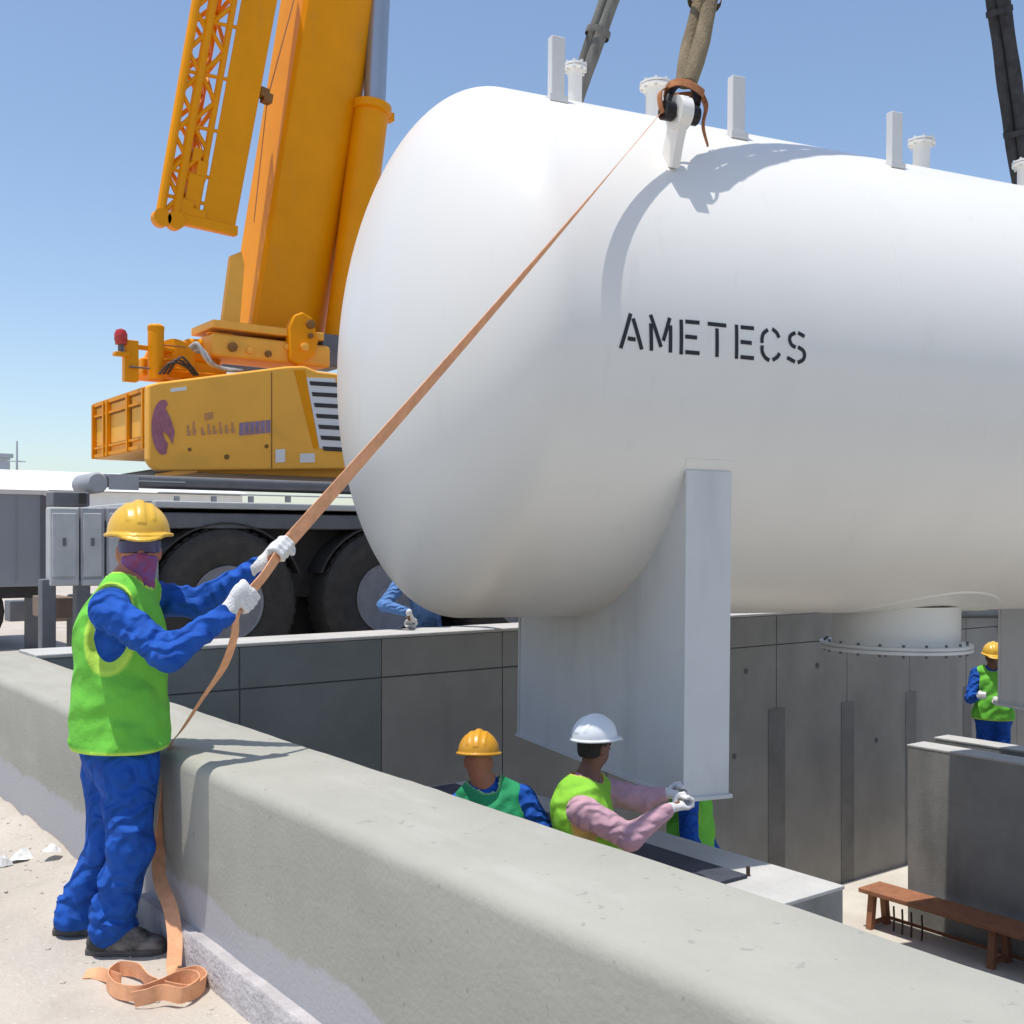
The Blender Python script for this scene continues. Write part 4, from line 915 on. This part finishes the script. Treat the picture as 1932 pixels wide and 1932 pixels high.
for k in range(4):
    P = [aty(358+4*k, 655+3*k, YS+.25), aty(372+5*k, 648+6*k, YS+.18), aty(385+6*k, 672+5*k, YS+.16), aty(402+10*k, 690+3*k, YS+.2), aty(440+12*k, 697, YS+.3)]
    G().path(crom(P, 5), .018, 8).build('hydraulic_hose', M_hose if k % 2 else M_greyl, cr)
for k, (u, v, r) in enumerate(((438, 655, .05), (470, 662, .035), (505, 668, .035), (540, 655, .03), (585, 612, .05), (574, 655, .045), (585, 634, .028))):
    p = aty(u, v, YS+.35 if k < 4 else YS+.28); G().lathe([(r*.5, -.035), (r, -.03), (r, 0), (r*.6, 0)], p, (0, 1, 0), 16).build('frame_boss', M_yellow2 if k % 2 else M_seam, cr)
for k, (u0, v0, u1, v1) in enumerate(((310, 650, 352, 655), (312, 676, 350, 682), (246, 690, 284, 696), (330, 700, 420, 706), (420, 696, 560, 700))): slab('machinery_rail', u0, v0, u1, v1, YS+.16+.02*k, .05, M_yellow if k % 2 else M_dgrey, cr, bevel=.004)
for k in range(3):
    P = [aty(300+k*8, 706, YS+.2), aty(322+k*9, 684-k*5, YS+.15), aty(348+k*6, 690, YS+.17), aty(366+k*4, 708, YS+.22)]; G().path(crom(P, 5), .012, 6).build('hydraulic_hose', M_black, cr)
slab('exhaust_box', 608, 628, 650, 694, YS+.5, .4, M_dgrey, cr, bevel=.02)
# boom
YB = 11.75
b0, b1 = aty(530, 640, YB), aty(632, 0, YB-.25); bd = unit(b1-b0); ex = unit(V3(1, 0, 0)-bd[0]*bd); ey = unit(np.cross(bd, ex)); 
def px_w(u, v, Y): q = aty(u, v, Y); return F_PX/((q-CAMP)@FWD)
wb = 155/px_w(560, 300, YB)/.93
prof = [(-.50, -.26), (-.47, -.30), (-.47, .30), (-.50, .26), (-.15, .30)]+[(-.15+.65*math.sin(q), .30*math.cos(q)) for q in np.linspace(0, math.pi, 20)[1:-1]]+[(-.15, -.30)]
prof = [(-.50, -.26), (-.50, .26), (-.46, .30), (-.15, .30)]+[(-.15+.65*math.sin(q), .30*math.cos(q)) for q in np.linspace(0, math.pi, 20)[1:-1]]+[(-.15, -.30), (-.46, -.30)]
def boom_section(name, z0, z1, k, m):
    g = G(); g.rings([[b0+bd*z+ex*(x*wb*k)+ey*y*1.25*k for x, y in prof] for z in np.linspace(z0, z1, 6)]); return g.build(name, m, cr, angle=30)
bo = boom_section('main_boom', -.2, 11.0, 1.0, M_yellow); boom_section('telescope', 11.0, 26.0, .9, M_yellow)
for z in (1.35, 3.1, 5.0): G().rings([[b0+bd*(z+e)+ex*(x*wb*1.03)+ey*y*1.30 for x, y in prof] for e in (0, .05)]).build('boom_collar', M_yellow, bo, angle=30) if z > 4.9 else None
# boom side plates at the foot
G().prism([aty(u, v, YB-.62) for u, v in ((418, 622), (436, 482), (456, 474), (462, 500), (452, 622))], (0, .08, 0)).build('boom_side_plate', M_yellow2, bo, bevel=.01)
G().prism([aty(u, v, YS+.28) for u, v in ((546, 616), (556, 594), (572, 588), (590, 600), (602, 640), (596, 668), (566, 690), (548, 680))], (0, .12, 0)).build('pivot_bracket', M_yellow, cr, bevel=.02)
for (u, v) in ((496, 176), (503, 186), (470, 178)): G().obox(aty(u, v, YB-.66), (ex, ey, bd), (.05, .06, .05)).build('jib_pin_bracket', M_seam, bo, bevel=.01)
G().rings([[aty(u, v, YB-.60)+V3(0, y, z) for y, z in ((0, 0), (.02, 0), (.02, .03), (0, .03))] for u, v in ((556, 0), (505, 190), (480, 420))]).build('cable_tray', M_mauve, bo)
# luffing ram
def ram(u0, v0, u1, v1, Y, r, name, m): 
    o = G().tube(aty(u0, v0, Y), aty(u1, v1, Y), r, n=28).build(name, m, cr); return o
YR = YB-.45
ram(722, -160, 706, 206, YR, .128, 'ram_rod', M_steel); o = ram(700, 208, 640, 690, YR, .205, 'ram_barrel', M_yellow)
q0, q1 = aty(701, 198, YR), aty(699, 216, YR); G().lathe([(.15, 0), (.235, .01), (.24, np.linalg.norm(q1-q0)*.9), (.21, np.linalg.norm(q1-q0))], q0, q1-q0, 28).build('ram_gland', M_yellow, o)
G().obox(aty(733, 222, YR), (V3(1, 0, 0), V3(0, 1, 0), V3(0, 0, 1)), (.05, .06, .05)).build('ram_fitting', M_yellow, o, bevel=.01)
# folded lattice jib beside the boom
YJ = YB-.75
jb = thing('folding_jib', 'yellow folded lattice jib stowed along the left of the boom', 'jib', aty(400, 410, YJ))
def jp(k, w, y=0): # k: 0 bottom..1 top of frame (v 420 -> -120); w across in pixels from the left chord
    v = 405-(405+140)*k; u = 300+(364+28-300)*k+w*(1+.10*k); return aty(u, v+w*.22, YJ+y)
G().hexa([jp(0, 78, 0), jp(0, 142, 0), jp(0, 142, .35), jp(0, 78, .35), jp(1, 78, 0), jp(1, 138, 0), jp(1, 138, .35), jp(1, 78, .35)]).build('box_section', M_yellow, jb, bevel=.012)
chords = [(2, 0), (30, 0), (2, .5), (66, .02), (40, .5)]
for w, y in chords: G().tube(jp(0, w, y), jp(1, w, y), .046 if y == 0 else .034, n=10).build('chord', M_yellow, jb)
def lace(a, b, n, off=0):
    for i in range(n):
        k0, k1 = i/n, (i+1)/n
        pa, pb = (a, b) if (i+off) % 2 == 0 else (b, a)
        G().tube(jp(k0, *pa), jp(k1, *pb), .024, n=7).build('lacing', M_yellow, jb)
lace(chords[0], chords[1], 14); lace(chords[0], chords[2], 12, 1); lace(chords[1], chords[3], 12); lace(chords[2], chords[4], 12); lace(chords[1], chords[4], 14, 1); lace(chords[3], chords[4], 10)
for k in (0.0, .07, .16, .32, .5, .68, .86, 1.0): G().tube(jp(k, 2, 0), jp(k, 80, .02), .02, n=7).build('cross_tube', M_yellow, jb)
for (k, w, hx, hz) in ((.03, 40, .12, .10), (.10, 52, .10, .16), (.17, 60, .07, .10), (.02, 62, .14, .06), (.22, 46, .06, .07)): G().obox(jp(k, w, .06), (V3(1, 0, 0), V3(0, 1, 0), bd), (hx*.8, .08, hz)).build('head_bracket', M_yellow, jb, bevel=.01)
for w in (4, 30): G().lathe([(.03, -.05), (.09, -.05), (.09, .05), (.03, .05)], jp(.0, w, .0)+V3(0, 0, -.03), (0, 1, 0), 18).build('sheave', M_yellow, jb)
G().bar(jp(0, 30, .02), jp(0, 146, .02), .10, .10).build('end_beam', M_yellow, jb, bevel=.01)
# ------------------------------------------------------------------ left background
YK = 14.5
t = thing('box_trailer', 'grey box trailer with white roof edge standing on legs left of the crane', 'trailer', aty(40, 1165, YK))
a, b, z0, z1 = rect(-260, 917, 84, 1106, YK)
o = G().box(a, b, YK, YK+2.4, z0, z1).build('body', M_cabin, t, bevel=.02)
G().prism([(a-.05, YK-.05, z1+.002), (b+.04, YK-.05, z1+.002), (b-.10, YK+.3, z1+.20), (a+.1, YK+.3, z1+.20)], (0, 1.9, 0)).build('roof', M_cabinw, t)
G().box(a-.03, b+.03, YK-.035, YK-.003, z1-.05, z1).build('roof_edge', M_cabinw, t)
G().box(b-.05, b+.02, YK-.02, YK-.003, z0, z1-.06).build('corner_post', M_dgrey, t)
G().box(a, b+.02, YK+.05, YK+2.3, z0-.14, z0-.003).build('underframe', M_black, t)
for x in (b-.12, b-.75, a+1.0):
    G().box(x-.07, x+.07, YK+.06, YK+.20, gz(x, YK)-.01, z0-.142).build('landing_leg', M_dgrey, t)
for k in range(7): G().box(a+.2+(b-a-.3)*k/7, a+.2+(b-a-.3)*k/7+.012, YK-.008, YK-.002, z0+.06, z1-.08).build('panel_rib', M_cabin, o)
for x in (b-.9, b-2.0): G().lathe([(.25, 0), (.42, -.01), (.48, .04), (.48, .26), (.42, .3)], (x, YK+.15, gz(x, YK)+.47), (0, 1, 0), 24).build('wheel', M_tyre, t)
for i, (u, v, w, m) in enumerate(((62, 1140, .5, M_brown), (40, 1150, .35, M_dgrey), (118, 1150, .45, M_brown))):
    p = atz(u, v+22, .30); tag(G().box(p[0]-w/2, p[0]+w/2, p[1], p[1]+.4, gz(p[0], p[1])-.01, gz(p[0], p[1])+.28+.06*i).build('timber_block', m, bevel=.01), ['brown timber block under the grey trailer', 'dark block beside the trailer leg', 'brown timber block behind the outrigger jack'][i], 'block')
YW = 46
a, b, z0, z1 = rect(-200, 882, 330, 1010, YW)
t = thing('warehouse', 'long low white warehouse far behind the crane', 'building', ((a+b)/2, YW, .3))
G().box(a-12, b+3, YW, YW+14, .25, z1-.7).build('wall', M_cabinw, t); G().prism([(a-12.3, YW-.4, z1-.68), (a-12.3, YW+7, z1+.5), (a-12.3, YW+14.4, z1-.68)], (b-a+15.6, 0, 0)).build('roof', M_cabinw, t)
for k in range(6): G().box(a+2+k*3.5, a+3.6+k*3.5, YW-.03, YW-.004, 1.2, 2.3).build('window', M_far, t)
YG = 90
a, b, z0, z1 = rect(-120, 858, 19, 1000, YG)
t = thing('office_block', 'small grey block showing above the white warehouse roof', 'building', (a, YG, .3))
G().box(a-4, b, YG, YG+9, .2, z1).build('wall', M_far, t); G().box(a-4.2, b+.2, YG-.2, YG+9.2, z1+.003, z1+.3).build('parapet', M_far, t)
q = aty(32, 832, 70); t = thing('mast', 'thin grey mast rising above the white warehouse roof', 'mast', (q[0], 70, .3))
G().tube((q[0], 70, .25), (q[0], 70, q[2]), .12, .05, 8).build('pole', M_far, t); G().tube((q[0]-.5, 70, q[2]-1.2), (q[0]+.5, 70, q[2]-1.2), .04, n=6).build('arm', M_far, t)
# ------------------------------------------------------------------ litter on the sand
def scrap(u, v, r, label):
    p = atz(u, v, gz(*atz(u, v, 0)[:2])); g = G(); n = 9; top = []
    for i in range(n):
        q = i/n*6.283; top.append(p+V3(math.cos(q)*r*random.uniform(.6, 1.2), math.sin(q)*r*random.uniform(.4, 1), random.uniform(.002, .02)))
    c = p+V3(0, 0, random.uniform(.03, .06)); m2 = [(c*.45+t_*.55)+V3(0, 0, random.uniform(-.005, .02)) for t_ in top]
    g.add(top+m2+[c], [(i, (i+1) % n, n+(i+1) % n, n+i) for i in range(n)]+[(n+i, n+(i+1) % n, 2*n) for i in range(n)])
    tag(g.build('plastic_scrap', M_scrap), label, 'litter')
scrap(100, 1608, .05, 'crumpled white plastic scrap at the foot of the plastered wall'); scrap(40, 1622, .07, 'flat white plastic scrap lying on the sand near the wall')
scrap(8, 1634, .05, 'small pale scrap of plastic out on the open sand')
g = G(); n0 = 0
ico = [(0, 0, 1), (.89, 0, .45), (.28, .85, .45), (-.72, .53, .45), (-.72, -.53, .45), (.28, -.85, .45), (.72, .53, -.45), (-.28, .85, -.45), (-.89, 0, -.45), (-.28, -.85, -.45), (.72, -.53, -.45), (0, 0, -1)]
icf = [(0, 1, 2), (0, 2, 3), (0, 3, 4), (0, 4, 5), (0, 5, 1), (1, 6, 2), (2, 7, 3), (3, 8, 4), (4, 9, 5), (5, 10, 1), (6, 7, 2), (7, 8, 3), (8, 9, 4), (9, 10, 5), (10, 6, 1), (11, 7, 6), (11, 8, 7), (11, 9, 8), (11, 10, 9), (11, 6, 10)]
for i in range(900):
    x = random.uniform(-2.5, 1.5) if random.random() < .6 else 1.52-abs(random.gauss(0, .12)); y = random.uniform(2, 9.2); r = .003+.011*random.random()**4
    sq = random.uniform(.5, .9); g.add([(x+p[0]*r*random.uniform(.8, 1.2), y+p[1]*r*random.uniform(.8, 1.2), gz(x, y)+p[2]*r*sq) for p in ico], icf)
tag(g.build('gravel', M_stone), 'small loose stones scattered over the sand', 'gravel', kind='stuff')
